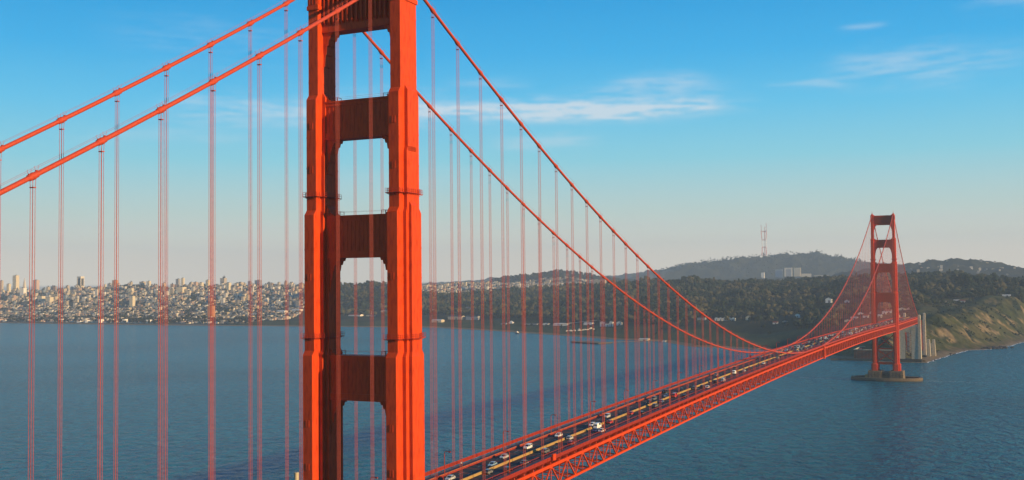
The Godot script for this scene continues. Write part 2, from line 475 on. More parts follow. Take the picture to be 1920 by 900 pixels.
func land_mesh(xs: Array, zs: Array) -> ArrayMesh:
	var nx := xs.size()
	var nz := zs.size()
	var v := PackedVector3Array()
	var c := PackedColorArray()
	v.resize(nx * nz)
	c.resize(nx * nz)
	for j in nz:
		for i in nx:
			v[j * nx + i] = Vector3(xs[i], height(xs[i], zs[j]), zs[j])
	var n := PackedVector3Array()
	n.resize(nx * nz)
	for j in nz:
		for i in nx:
			var px := v[j * nx + mini(i + 1, nx - 1)] - v[j * nx + maxi(i - 1, 0)]
			var pz := v[mini(j + 1, nz - 1) * nx + i] - v[maxi(j - 1, 0) * nx + i]
			var k := pz.cross(px)
			if k.y < 0.0: k = -k
			n[j * nx + i] = k.normalized()
			var p := v[j * nx + i]
			c[j * nx + i] = ground_color(p.x, p.z, p.y, inland(p.x, p.z), 1.0 - n[j * nx + i].y + 0.2)
	var idx := PackedInt32Array()
	for j in nz - 1:
		for i in nx - 1:
			var k := j * nx + i
			if maxf(maxf(v[k].y, v[k + 1].y), maxf(v[k + nx].y, v[k + nx + 1].y)) < -5.0: continue
			idx.append_array([k, k + nx, k + 1, k + 1, k + nx, k + nx + 1])
	var a := []
	a.resize(Mesh.ARRAY_MAX)
	a[Mesh.ARRAY_VERTEX] = v
	a[Mesh.ARRAY_NORMAL] = n
	a[Mesh.ARRAY_COLOR] = c
	a[Mesh.ARRAY_INDEX] = idx
	var am := ArrayMesh.new()
	am.add_surface_from_arrays(Mesh.PRIMITIVE_TRIANGLES, a)
	am.surface_set_material(0, M.ground_cover)
	return am

func steps(a: float, b: float, first: float, last: float) -> Array: # from a to b, spacing growing from first to last
	var r := [a]
	var x := a
	var dir := signf(b - a)
	while (b - x) * dir > 0.0:
		x += dir * lerpf(first, last, clampf((x - a) / (b - a), 0.0, 1.0))
		r.append(x)
	return r

func setting_and_terrain() -> void:
	var w := MB.new()
	w.quad_out(Vector3(-9400, 0, -12400), Vector3(5000, 0, -12400), Vector3(5000, 0, 2500), Vector3(-9400, 0, 2500), Vector3(0, -10, 0))
	setting("water", w.mesh(M.water))
	survey_grid()
	# the fine sheet holds the bluffs, the coarse ones the wooded hills, the city and what lies far behind
	var xs := steps(-72.0, 520.0, 4.0, 9.0)
	setting("bluff_terrain", land_mesh(xs, steps(-1560.0, -3000.0, 4.0, 13.0)))
	xs = steps(-72.0, -9400.0, 14.0, 62.0)
	xs.reverse()
	setting("terrain", land_mesh(xs, steps(-1560.0, -12400.0, 14.0, 120.0)))
	setting("hills", land_mesh(steps(-72.0, 3000.0, 18.0, 60.0), steps(-3000.0, -12400.0, 20.0, 120.0)))
	# the headland under the camera, below the picture
	var hb := MB.new()
	var n := 26
	var hh := func(i: int, j: int) -> Vector3:
		var x := 60.0 + i * 12.0
		var z := 190.0 + j * 12.0
		var r := Vector2(x - 180.0, (z - 285.0) * 0.8).length()
		return Vector3(x, 134.5 - 0.0022 * r * r - maxf(r - 40.0, 0.0) * 0.25 + noise.get_noise_2d(x * 0.05, z * 0.05) * 1.5, z)
	for j in n - 1:
		for i in n - 1:
			hb.quad_out(hh.call(i, j), hh.call(i + 1, j), hh.call(i + 1, j + 1), hh.call(i, j + 1), Vector3(200, -4000, 330))
	hb.tinted = false
	setting("headland", hb.mesh(M.rock))

# ---------------------------------------------------------------- the bridge
func chord_y(s: float) -> float: # middle of the deck truss's upper chord
	var u := (s - 640.0) / 640.0
	return 71.0 + 3.3 * clampf(s, -150, 1640) / SPAN + 6.5 * (1.0 - u * u if absf(u) < 1.0 else (1.0 - absf(u)) * 0.9)

func road_y(s: float) -> float:
	return chord_y(s) + 1.7

func cable_y(s: float) -> float:
	if s < 0.0: return CABLE_TOP + 0.59456 * s + 0.00034 * s * s
	if s > SPAN:
		var e := s - SPAN
		return CABLE_TOP - 0.59456 * e + 0.00046 * e * e
	var u := (s - SPAN / 2.0) / (SPAN / 2.0)
	return CABLE_LOW + (CABLE_TOP - CABLE_LOW) * u * u

func leg_tier(y0: float, y1: float, plan: Array, above: Array) -> MB:
	# plan: half sizes (across, along) of the nested prisms of a stepped cross; they slope in to the plan above
	var b := MB.new()
	for i in plan.size():
		var a: Vector2 = plan[i]
		var c: Vector2 = above[mini(i, above.size() - 1)]
		var top := y1 + (0.9 * i if i > 0 and above.size() <= i else 0.0)
		b.frustum(Vector3(0, y0, 0), a, a, top - y0)
		var e := Vector2(minf(a.x, c.x), minf(a.y, c.y)) if above.size() > i else Vector2(plan[i - 1].x - 0.02, a.y - 0.35)
		if not a.is_equal_approx(e): b.frustum(Vector3(0, top, 0), a, e, 1.35)
		if i == 0: # bolted splice plates
			var q := y0 + 5.0
			while q < y1 - 3.0:
				b.frustum(Vector3(0, q, 0), a + Vector2(0.035, 0.035), a + Vector2(0.035, 0.035), 0.42)
				q += 8.2
	return b

func tower(label: String, s: float, near: bool) -> Node3D:
	var t := thing("bridge_tower", label, "bridge tower", at(s, 0, 0), 0.0, "towers of the orange suspension bridge")
	var A := [Vector2(1.6, 4.35)]
	var B := [Vector2(1.6, 5.4), Vector2(2.62, 2.3)]
	var B2 := [Vector2(1.6, 5.4), Vector2(2.62, 2.85)]
	var C := [Vector2(1.6, 6.5), Vector2(2.55, 3.3), Vector2(3.42, 1.95)]
	var D := [Vector2(1.6, 7.5), Vector2(2.68, 4.15), Vector2(3.72, 2.55)]
	var E := [Vector2(2.7, 8.4), Vector2(4.0, 5.6), Vector2(5.1, 3.6)]
	var tiers := [[23.5, 119.0, D, C], [119.0, 158.6, C, B2], [158.6, 175.5, B2, B], [175.5, 191.6, B, A], [191.6, 217.6, A, A], [13.4, 22.2, E, D]]
	var meshes := tiers.map(func(e): return leg_tier(e[0], e[1], e[2], e[3]).mesh(M.orange_paint))
	var cap := MB.new()
	cap.frustum(Vector3(0, 217.6, 0), Vector2(1.95, 4.7), Vector2(1.95, 4.7), 1.2)
	cap.frustum(Vector3(0, 218.8, 0), Vector2(1.75, 4.5), Vector2(1.75, 4.5), 5.4)
	for k in 7:
		cap.cbox(Vector3(0, 221.4, 0) + Vector3(0, 0, -3.9 + k * 1.3), Vector3(3.8, 4.4, 0.34))
	for k in 3:
		cap.cbox(Vector3(-1.1 + k * 1.1, 221.4, 0), Vector3(0.3, 4.4, 9.3))
	cap.frustum(Vector3(0, 224.2, 0), Vector2(1.95, 4.8), Vector2(1.3, 3.4), 1.6)
	cap.frustum(Vector3(0, 225.8, 0), Vector2(0.9, 2.4), Vector2(0.5, 1.5), 1.5)
	cap.tube([Vector3(0, 227.2, 0), Vector3(0, 230.6, 0)], [0.28, 0.12], 6)
	var capm := cap.mesh(M.orange_paint)
	var slot := MB.new()  # raised plates added in place of vent slots, for their shading
	for k in [-1, 1]: slot.cbox(Vector3(k * 0.38, 0, 0), Vector3(0.42, 1.9, 0.16))
	var slotm := slot.mesh(M.orange_paint)
	var ring_m := [walkway(B2[0], B2[1]), walkway(C[1], C[2], C[0])]
	for side in [1.0, -1.0]:
		var leg := Node3D.new()
		leg.name = "leg"
		t.add_child(leg, true)
		leg.position.x = side * HALF
		for m in meshes: part("leg_tier", m, leg)
		part("cap", capm, leg)
		for y in [37.0, 58.0, 88.0, 100.0, 141.0, 171.5, 184.0]:
			var zz: float = (D if y < 119 else C if y < 158 else B)[0].y
			part("slot_plate", slotm, leg, Vector3(0, y, zz + 0.03))
		part("walkway", ring_m[0], leg, Vector3(0, 164.0, 0))
		part("walkway", ring_m[1], leg, Vector3(0, 124.0, 0))
		part("saddle", saddle_mesh(), leg, Vector3(0, CABLE_TOP, 0))
	for e in [[211.2, 224.4, A, true], [180.2, 191.2, B, false], [146.4, 158.4, C, false], [106.3, 118.9, D, false]]:
		strut(t, e[0], e[1], e[2][e[2].size() - 1].x, e[2][0].x, e[3])
	# bracing under the roadway
	var x := MB.new()
	for k in 2:
		var y0: float = [25.0, 44.0][k]
		var y1: float = [42.0, 62.0][k]
		x.bar(Vector3(-HALF + 2.5, y0, 0), Vector3(HALF - 2.5, y1, 0), 2.4, 1.3)
		x.bar(Vector3(-HALF + 2.5, y1, 0.01), Vector3(HALF - 2.5, y0, 0.01), 2.3, 1.3)
	part("cross_brace", x.mesh(M.orange_paint), t)
	var low := MB.new()
	low.box(Vector3(-HALF + 2.6, 21.6, -1.9), Vector3(HALF - 2.6, 24.8, 1.9))
	part("lower_strut", low.mesh(M.orange_paint), t)
	low = MB.new()
	low.box(Vector3(-HALF + 2.6, 42.2, -1.7), Vector3(HALF - 2.6, 43.8, 1.7))
	part("lower_strut", low.mesh(M.orange_paint), t)
	return t

func saddle_mesh() -> ArrayMesh:
	var b := MB.new()
	b.box(Vector3(-0.75, -2.2, -2.6), Vector3(0.75, -0.2, 2.6))
	b.frustum(Vector3(0, -0.2, 0), Vector2(0.8, 2.2), Vector2(0.6, 1.2), 1.0)
	return b.mesh(M.orange_paint)

func outline(plan: Array, out: float) -> Array: # the stepped cross round, grown by out
	var q := []
	for i in plan.size(): q.append(plan[i] + Vector2(out, out))
	var r := []
	for i in q.size():
		r.append(Vector2(q[i].x, q[i].y))
		if i + 1 < q.size(): r.append(Vector2(q[i].x, q[i + 1].y))
	var full := r.duplicate()
	var back := r.duplicate()
	back.reverse()
	for p in back: full.append(Vector2(p.x, -p.y))
	for p in r: full.append(Vector2(-p.x, -p.y))
	for p in back: full.append(Vector2(-p.x, p.y))
	return full

func walkway(a, b, c = null) -> ArrayMesh:
	var plan := [a, b] if c == null else [c, a, b]
	var o := MB.new()
	var edge := outline(plan, 0.75)
	var inner := outline(plan, -0.3)
	for i in edge.size():
		var p: Vector2 = edge[i]
		var q: Vector2 = edge[(i + 1) % edge.size()]
		var pi_: Vector2 = inner[i]
		var qi: Vector2 = inner[(i + 1) % edge.size()]
		if p.distance_to(q) < 0.05: continue
		o.hexa([Vector3(p.x, -0.12, p.y), Vector3(q.x, -0.12, q.y), Vector3(qi.x, -0.12, qi.y), Vector3(pi_.x, -0.12, pi_.y), Vector3(p.x, 0.0, p.y), Vector3(q.x, 0.0, q.y), Vector3(qi.x, 0.0, qi.y), Vector3(pi_.x, 0.0, pi_.y)])
		for y in [0.55, 1.1]: o.bar(Vector3(p.x, y, p.y), Vector3(q.x, y, q.y), 0.06, 0.06)
		var n := maxi(1, roundi(p.distance_to(q) / 1.1))
		for k in n:
			var g := p.lerp(q, float(k) / n)
			var gi := pi_.lerp(qi, float(k) / n)
			o.bar(Vector3(g.x, -0.1, g.y), Vector3(g.x, 1.15, g.y), 0.07, 0.07)
			o.bar(Vector3(g.x, -0.15, g.y), Vector3(gi.x, -0.75, gi.y), 0.09, 0.12)
	return o.mesh(M.rail_paint)

func strut(t: Node3D, y0: float, y1: float, leg_wide: float, leg_edge: float, portal: bool) -> void:
	var st := Node3D.new()
	st.name = "strut"
	t.add_child(st, true)
	var half := HALF - leg_wide + 0.25
	var th := 1.9
	var web := MB.new()
	web.box(Vector3(-half, y0 + 0.5, -th), Vector3(half, y1 - 0.5, th))
	part("web", web.mesh(M.orange_paint), st)
	var band := MB.new()
	band.box(Vector3(-half, y0, -th - 0.42), Vector3(half, y0 + 0.5, th + 0.42))
	band.box(Vector3(-half, y0 + 0.5, -th - 0.26), Vector3(half, y0 + 1.9, th + 0.26))
	band.box(Vector3(-half, y1 - 0.5, -th - 0.42), Vector3(half, y1, th + 0.42))
	band.box(Vector3(-half, y1 - 1.4, -th - 0.24), Vector3(half, y1 - 0.5, th + 0.24))
	part("flange", band.mesh(M.orange_paint), st)
	var n := 15
	var rib := MB.new()
	var hr := y1 - y0 - 3.5
	if portal: # deep fluted ribs of the head of the tower
		for f in [-1.0, 1.0]:
			rib.hexa([Vector3(-0.2, 0, f * (th - 0.05)), Vector3(0.2, 0, f * (th - 0.05)), Vector3(0.2, 0.75, f * (th + 0.95)), Vector3(-0.2, 0.75, f * (th + 0.95)), Vector3(-0.2, hr, f * (th - 0.05)), Vector3(0.2, hr, f * (th - 0.05)), Vector3(0.2, hr, f * (th + 0.95)), Vector3(-0.2, hr, f * (th + 0.95))])
	else:
		for f in [-1.0, 1.0]: rib.cbox(Vector3(0, hr / 2, f * (th + 0.02)), Vector3(0.2, hr, 0.09))
	var rm := rib.mesh(M.orange_paint)
	for k in n:
		var x := lerpf(-half + 1.3, half - 1.3, k / float(n - 1))
		part("rib", rm, st, Vector3(x, y0 + 2.0, 0))
	# stepped corbels in the corners
	for side in [-1.0, 1.0]:
		var c := MB.new()
		var y := y0
		var hh := [0.85, 1.1, 1.7, 2.6, 3.4]
		var ww := [3.7, 2.9, 2.2, 1.5, 0.9]
		for k in 5:
			var zt := th - 0.1 - k * 0.06
			var x1: float = half - ww[k]
			c.hexa([Vector3(side * half, y - hh[k], -zt), Vector3(side * (x1 + 0.3), y - hh[k], -zt), Vector3(side * (x1 + 0.3), y - hh[k], zt), Vector3(side * half, y - hh[k], zt),
				Vector3(side * half, y, -zt), Vector3(side * x1, y, -zt), Vector3(side * x1, y, zt), Vector3(side * half, y, zt)])
			y -= hh[k]
		part("corbel", c.mesh(M.orange_paint), st)
		c = MB.new()
		for k in 3:
			var w: float = [1.7, 1.0, 0.5][k]
			var h: float = [0.5, 0.9, 1.6][k]
			c.box(Vector3(minf(side * half, side * (half - w)), y1, -th + 0.2 + k * 0.1), Vector3(maxf(side * half, side * (half - w)), y1 + h, th - 0.2 - k * 0.1))
		part("fillet", c.mesh(M.orange_paint), st)
		if not portal:
			var r := MB.new()
			var x0: float = side * (half - 2.2)
			var x2: float = side * (half - 3.6)
			for z in [-1.0, 1.0]:
				for x in [x0, x2]: r.bar(Vector3(x, y1, z), Vector3(x, y1 + 1.25, z), 0.1, 0.1)
				for yy in [0.6, 1.2]: r.bar(Vector3(x0, y1 + yy, z), Vector3(x2, y1 + yy, z), 0.08, 0.08)
			for x in [x0, x2]: r.bar(Vector3(x, y1 + 1.2, -1), Vector3(x, y1 + 1.2, 1), 0.08, 0.08)
			part("access_frame", r.mesh(M.rail_paint), st)
	if not portal:
		var hand := MB.new()
		for z in [-1.2, 1.2]: hand.bar(Vector3(-half + 3.0, y1 + 1.1, z), Vector3(half - 3.0, y1 + 1.1, z), 0.035, 0.035)
		part("hand_line", hand.mesh(M.rail_paint), st)

func towers() -> void:
	tower("huge near tower of the orange suspension bridge, cut by the picture top", 0.0, true)
	tower("small far tower of the orange suspension bridge on a concrete pier", SPAN, false)

func cables() -> void:
	for side in [1.0, -1.0]:
		var t := thing("main_cable", "thick orange suspension cable nearer the camera, on the ocean side" if side > 0 else "thick orange suspension cable farther from the camera, on the city side", "bridge cable", at(0, 0, side * HALF), 0.0, "main cables of the orange bridge")
		for run in [[-343.0, 0.0, 40], [0.0, SPAN, 150], [SPAN, SPAN + 343.0, 34]]:
			var pts := []
			for k in run[2] + 1:
				var s := lerpf(run[0], run[1], k / float(run[2]))
				pts.append(at(s, cable_y(s), 0))
			var b := MB.new()
			b.tube(pts, 0.47, 12)
			part("cable", b.mesh(M.cable_paint), t)
			var w := MB.new()
			for z in [-0.5, 0.5]:
				var up := []
				for q in pts: up.append(q + Vector3(z, 1.25, 0))
				w.tube(up, 0.022, 4, false)
			part("hand_line", w.mesh(M.rope_paint), t)
		var spots := []
		for k in 82 + 1: spots.append(16.764 + k * (SPAN - 2 * 16.764) / 82.0)
		for k in 21:
			spots.append(-16.764 - k * 15.24)
			spots.append(SPAN + 16.764 + k * 15.24)
		for s in spots:
			var y := cable_y(s)
			var dir := (at(s + 1, cable_y(s + 1), 0) - at(s - 1, cable_y(s - 1), 0)).normalized()
			var p := at(s, y, 0)
			var band := MB.new()
			band.tube([p - dir * 1.05, p - dir * 0.95, p + dir * 0.95, p + dir * 1.05], [0.5, 0.6, 0.6, 0.5], 12)
			band.tube([p - dir * 0.28, p - dir * 0.2, p + dir * 0.2, p + dir * 0.28], [0.6, 0.69, 0.69, 0.6], 12)
			for e in [-0.85, 0.85]: # bolted lugs and the stanchions of the hand lines
				band.cbox(p + dir * e + Vector3(0, 0.62, 0), Vector3(0.3, 0.3, 0.3))
				for z in [-0.5, 0.5]: band.tube([p + dir * e + Vector3(z * 0.6, 0.5, 0), p + dir * e + Vector3(z, 1.5, 0)], 0.035, 4, false)
			part("cable_band", band.mesh(M.cable_paint), t)
			var foot := chord_y(s) + 0.5
			if y - foot < 0.8: continue
			var h := MB.new()
			for dz in [-0.24, 0.24]:
				for dx in [-0.34, 0.34]:
					h.tube([p + Vector3(dx, 0.25, dz * 1.5), p + Vector3(dx, -0.2, dz * 1.5), p + Vector3(dx * 0.92, -1.9 if y - foot > 6 else -0.4, dz), Vector3(dx * 0.92, foot, p.z + dz)], 0.046, 5, false)
			h.cbox(p + Vector3(0, -1.95 if y - foot > 6 else -0.4, 0), Vector3(0.95, 0.16, 0.62))
			part("suspender", h.mesh(M.rope_paint), t)

func deck() -> void:
	var t := thing("bridge_deck", "long orange truss deck carrying the six lane road between the towers", "bridge deck")
	var S0 := -342.0
	var S1 := SPAN + 343.0
	var step := 7.62
	var n := int((S1 - S0) / step)
	# sheets that follow the camber, cut into short lengths
	var sheet := func(called: String, mat: Material, t0: float, t1: float, lo: float, hi: float):
		var b := MB.new()
		for k in n:
			var a: float = S0 + k * step
			var e: float = a + step
			b.hexa([at(a, road_y(a) + lo, t0), at(a, road_y(a) + lo, t1), at(e, road_y(e) + lo, t1), at(e, road_y(e) + lo, t0), at(a, road_y(a) + hi, t0), at(a, road_y(a) + hi, t1), at(e, road_y(e) + hi, t1), at(e, road_y(e) + hi, t0)])
		return part(called, b.mesh(mat), t)
	sheet.call("roadway", M.asphalt, -9.3, 9.3, -0.35, 0.0)
	for side in [1.0, -1.0]:
		sheet.call("sidewalk", M.pavement, side * 9.304, side * 13.2, 0.0, 0.2)
		for q in [2.0, 5.4, 8.8]: sheet.call("stringer", M.orange_paint, side * (q - 0.15), side * (q + 0.15), -1.5, -0.36)
		sheet.call("upper_chord", M.orange_paint, side * 13.25, side * 14.15, -2.3, -1.15)
		sheet.call("lower_chord", M.orange_paint, side * 13.3, side * 14.1, -9.85, -8.95)
	sheet.call("side_kerb", M.rail_paint, -9.3, -9.05, 0.01, 0.3)
	sheet.call("side_kerb", M.rail_paint, 9.05, 9.3, 0.01, 0.3)
	# web of the truss that faces the camera, member by member; the hidden one and the floor frames as one mass
	var mass := MB.new()
	var frames := MB.new()
	for k in n + 1:
		var s: float = S0 + k * step
		var yt := road_y(s) - 1.9
		var yb := road_y(s) - 9.2
		var odd := k % 2 == 1
		var s2 := s + step
		var y2t := road_y(s2) - 1.9
		var y2b := road_y(s2) - 9.2
		var seen := s > 40.0 and s < SPAN
		var v := MB.new()
		v.bar(at(s, yb, HALF), at(s, yt, HALF), 0.3, 0.3)
		var d := MB.new()
		if odd: d.bar(at(s, yb, HALF), at(s2, y2t, HALF), 0.44, 0.44)
		else: d.bar(at(s, yt, HALF), at(s2, y2b, HALF), 0.44, 0.44)
		if seen:
			part("vertical", v.mesh(M.orange_paint), t)
			part("diagonal", d.mesh(M.orange_paint), t)
			if not odd:
				var g := MB.new()
				g.frustum(at(s, yt - 0.95, HALF), Vector2(0.34, 0.35), Vector2(0.34, 1.25), 0.9)
				part("gusset", g.mesh(M.orange_paint), t)
		else:
			mass.v.append_array(v.v); mass.n.append_array(v.n)
			mass.v.append_array(d.v); mass.n.append_array(d.n)
		mass.bar(at(s, yb, -HALF), at(s, yt, -HALF), 0.3, 0.3)
		if odd: mass.bar(at(s, yb, -HALF), at(s2, y2t, -HALF), 0.36, 0.36)
		else: mass.bar(at(s, yt, -HALF), at(s2, y2b, -HALF), 0.36, 0.36)
		frames.bar(at(s, road_y(s) - 1.3, -HALF), at(s, road_y(s) - 1.3, HALF), 0.4, 1.9)
		frames.bar(at(s, road_y(s) - 0.1, -HALF - 0.7), at(s, road_y(s) - 0.1, HALF + 0.7), 0.2, 0.28)
		if odd: frames.bar(at(s, yb, -HALF), at(s, yb, HALF), 0.3, 0.4)
		if not odd: # sway frames across the truss
			for e in [-1.0, 1.0]:
				frames.bar(at(s, yb + 0.3, e * (HALF - 0.3)), at(s, yt - 1.0, e * 0.4), 0.4, 0.5)
				frames.bar(at(s, yt - 1.0, e * (HALF - 0.3)), at(s, yb + 0.3, e * 0.4), 0.4, 0.5)
		if odd:
			frames.bar(at(s, yb, -HALF), at(s2, y2b, 0), 0.2, 0.2)
			frames.bar(at(s, yb, HALF), at(s2, y2b, 0), 0.2, 0.2)
		else:
			frames.bar(at(s, yb, 0), at(s2, y2b, -HALF), 0.2, 0.2)
			frames.bar(at(s, yb, 0), at(s2, y2b, HALF), 0.2, 0.2)
	tag(part("inner_truss", mass.mesh(M.orange_paint), t), "", "", "", "stuff")
	tag(part("floor_frames", frames.mesh(M.orange_paint), t), "", "", "", "stuff")
	# railings: close-set pickets in panels of a quarter of the hanger spacing
	var picket := MB.new()
	var plen := 3.6
	picket.bar(Vector3(0, 0.16, -plen / 2), Vector3(0, 0.16, plen / 2), 0.08, 0.1)
	picket.bar(Vector3(0, 1.3, -plen / 2), Vector3(0, 1.3, plen / 2), 0.12, 0.1)
	for k in 18: picket.cbox(Vector3(0, 0.73, -plen / 2 + 0.1 + k * 0.2), Vector3(0.05, 1.05, 0.13))
	picket.cbox(Vector3(0, 0.72, -plen / 2 - 0.1), Vector3(0.2, 1.44, 0.2))
	var pm := picket.mesh(M.rail_paint)
	var far_rail := MB.new()
	for side in [1.0, -1.0]:
		for k in int((S1 - S0) / 3.81):
			var s := S0 + k * 3.81 + 1.9
			var p := at(s, road_y(s) + 0.2, side * 13.2 + side * 1.0)
			if s > 45.0 and s < 590.0:
				var o := part("railing_panel", pm, t, p)
				o.rotation.x = atan2(road_y(s + 1) - road_y(s - 1), 2.0)
			else:
				far_rail.cbox(p + Vector3(0, 0.72, 0), Vector3(0.05, 1.0, 3.55))
				far_rail.cbox(p + Vector3(0, 0.72, 1.9), Vector3(0.2, 1.44, 0.2))
				far_rail.cbox(p + Vector3(0, 1.28, 0), Vector3(0.12, 0.1, 3.7))
	tag(part("distant_railing", far_rail.mesh(M.rail_paint), t), "", "", "", "stuff")
	# kerb-side barrier on the city side, thin tube rail on the ocean side
	var kb := MB.new()
	var tube := MB.new()
	for k in int((S1 - S0) / 3.81):
		var a := S0 + k * 3.81
		var e := a + 3.81
		kb.bar(at(a, road_y(a) + 0.62, -9.16), at(e, road_y(e) + 0.62, -9.16), 0.14, 0.36)
		kb.bar(at(a, road_y(a) + 0.3, -9.2), at(a, road_y(a) + 0.8, -9.2), 0.16, 0.16)
		tube.bar(at(a, road_y(a) + 1.0, 9.2), at(e, road_y(e) + 1.0, 9.2), 0.12, 0.14)
		if k % 2 == 0: tube.bar(at(a, road_y(a) + 0.29, 9.2), at(a, road_y(a) + 1.0, 9.2), 0.12, 0.12)
	part("kerb_barrier", kb.mesh(M.barrier_orange), t)
	part("tube_rail", tube.mesh(M.rail_paint), t)
	# the yellow median of short linked units
	var unit := MB.new()
	unit.frustum(Vector3(0, 0.004, 0), Vector2(0.3, 1.86), Vector2(0.2, 1.86), 0.3)
	unit.frustum(Vector3(0, 0.304, 0), Vector2(0.16, 1.86), Vector2(0.16, 1.86), 0.5)
	unit.cbox(Vector3(0, 0.83, 0), Vector3(0.42, 0.06, 3.7))
	var um := unit.mesh(M.barrier_yellow)
	var rest := MB.new()
	for k in int((S1 - S0) / 3.81):
		var s := S0 + k * 3.81
		var p := at(s, road_y(s), 0.9)
		if s > 45.0 and s < 800.0:
			var o := part("median_unit", um, t, p)
			o.rotation.x = atan2(road_y(s + 1) - road_y(s - 1), 2.0)
		else: rest.box(p + Vector3(-0.18, 0.0, -1.88), p + Vector3(0.18, 0.85, 1.88))
	tag(part("distant_median", rest.mesh(M.barrier_yellow), t), "", "", "", "stuff")
	var paint := MB.new()
	for k in int((S1 - S0) / 14.6):
		var s := S0 + k * 14.6
		for q in [-6.1, -3.0, 4.0, 6.9]:
			var y := road_y(s) + 0.006
			var y2 := road_y(s + 4.2) + 0.006
			paint.quad_out(at(s, y, q), at(s, y, q + 0.14), at(s + 4.2, y2, q + 0.14), at(s + 4.2, y2, q), at(s, y - 5, q))
	tag(part("lane_marking", paint.mesh(M.lane_paint), t), "", "", "", "stuff")
	# tall box over an expansion joint on the truss, and a control box on the railing
	var j := MB.new()
	var sj := 688.0
	j.box(at(sj + 1.9, road_y(sj) - 10.3, HALF + 0.5), at(sj - 1.9, road_y(sj) + 0.7, HALF + 1.5))
	part("joint_cover", j.mesh(M.orange_paint), t)
	var bx := MB.new()
	bx.box(at(101.4, road_y(100) + 0.2, 14.6), at(98.8, road_y(100) + 2.5, 15.2))
	part("control_box", bx.mesh(M.orange_paint), t)

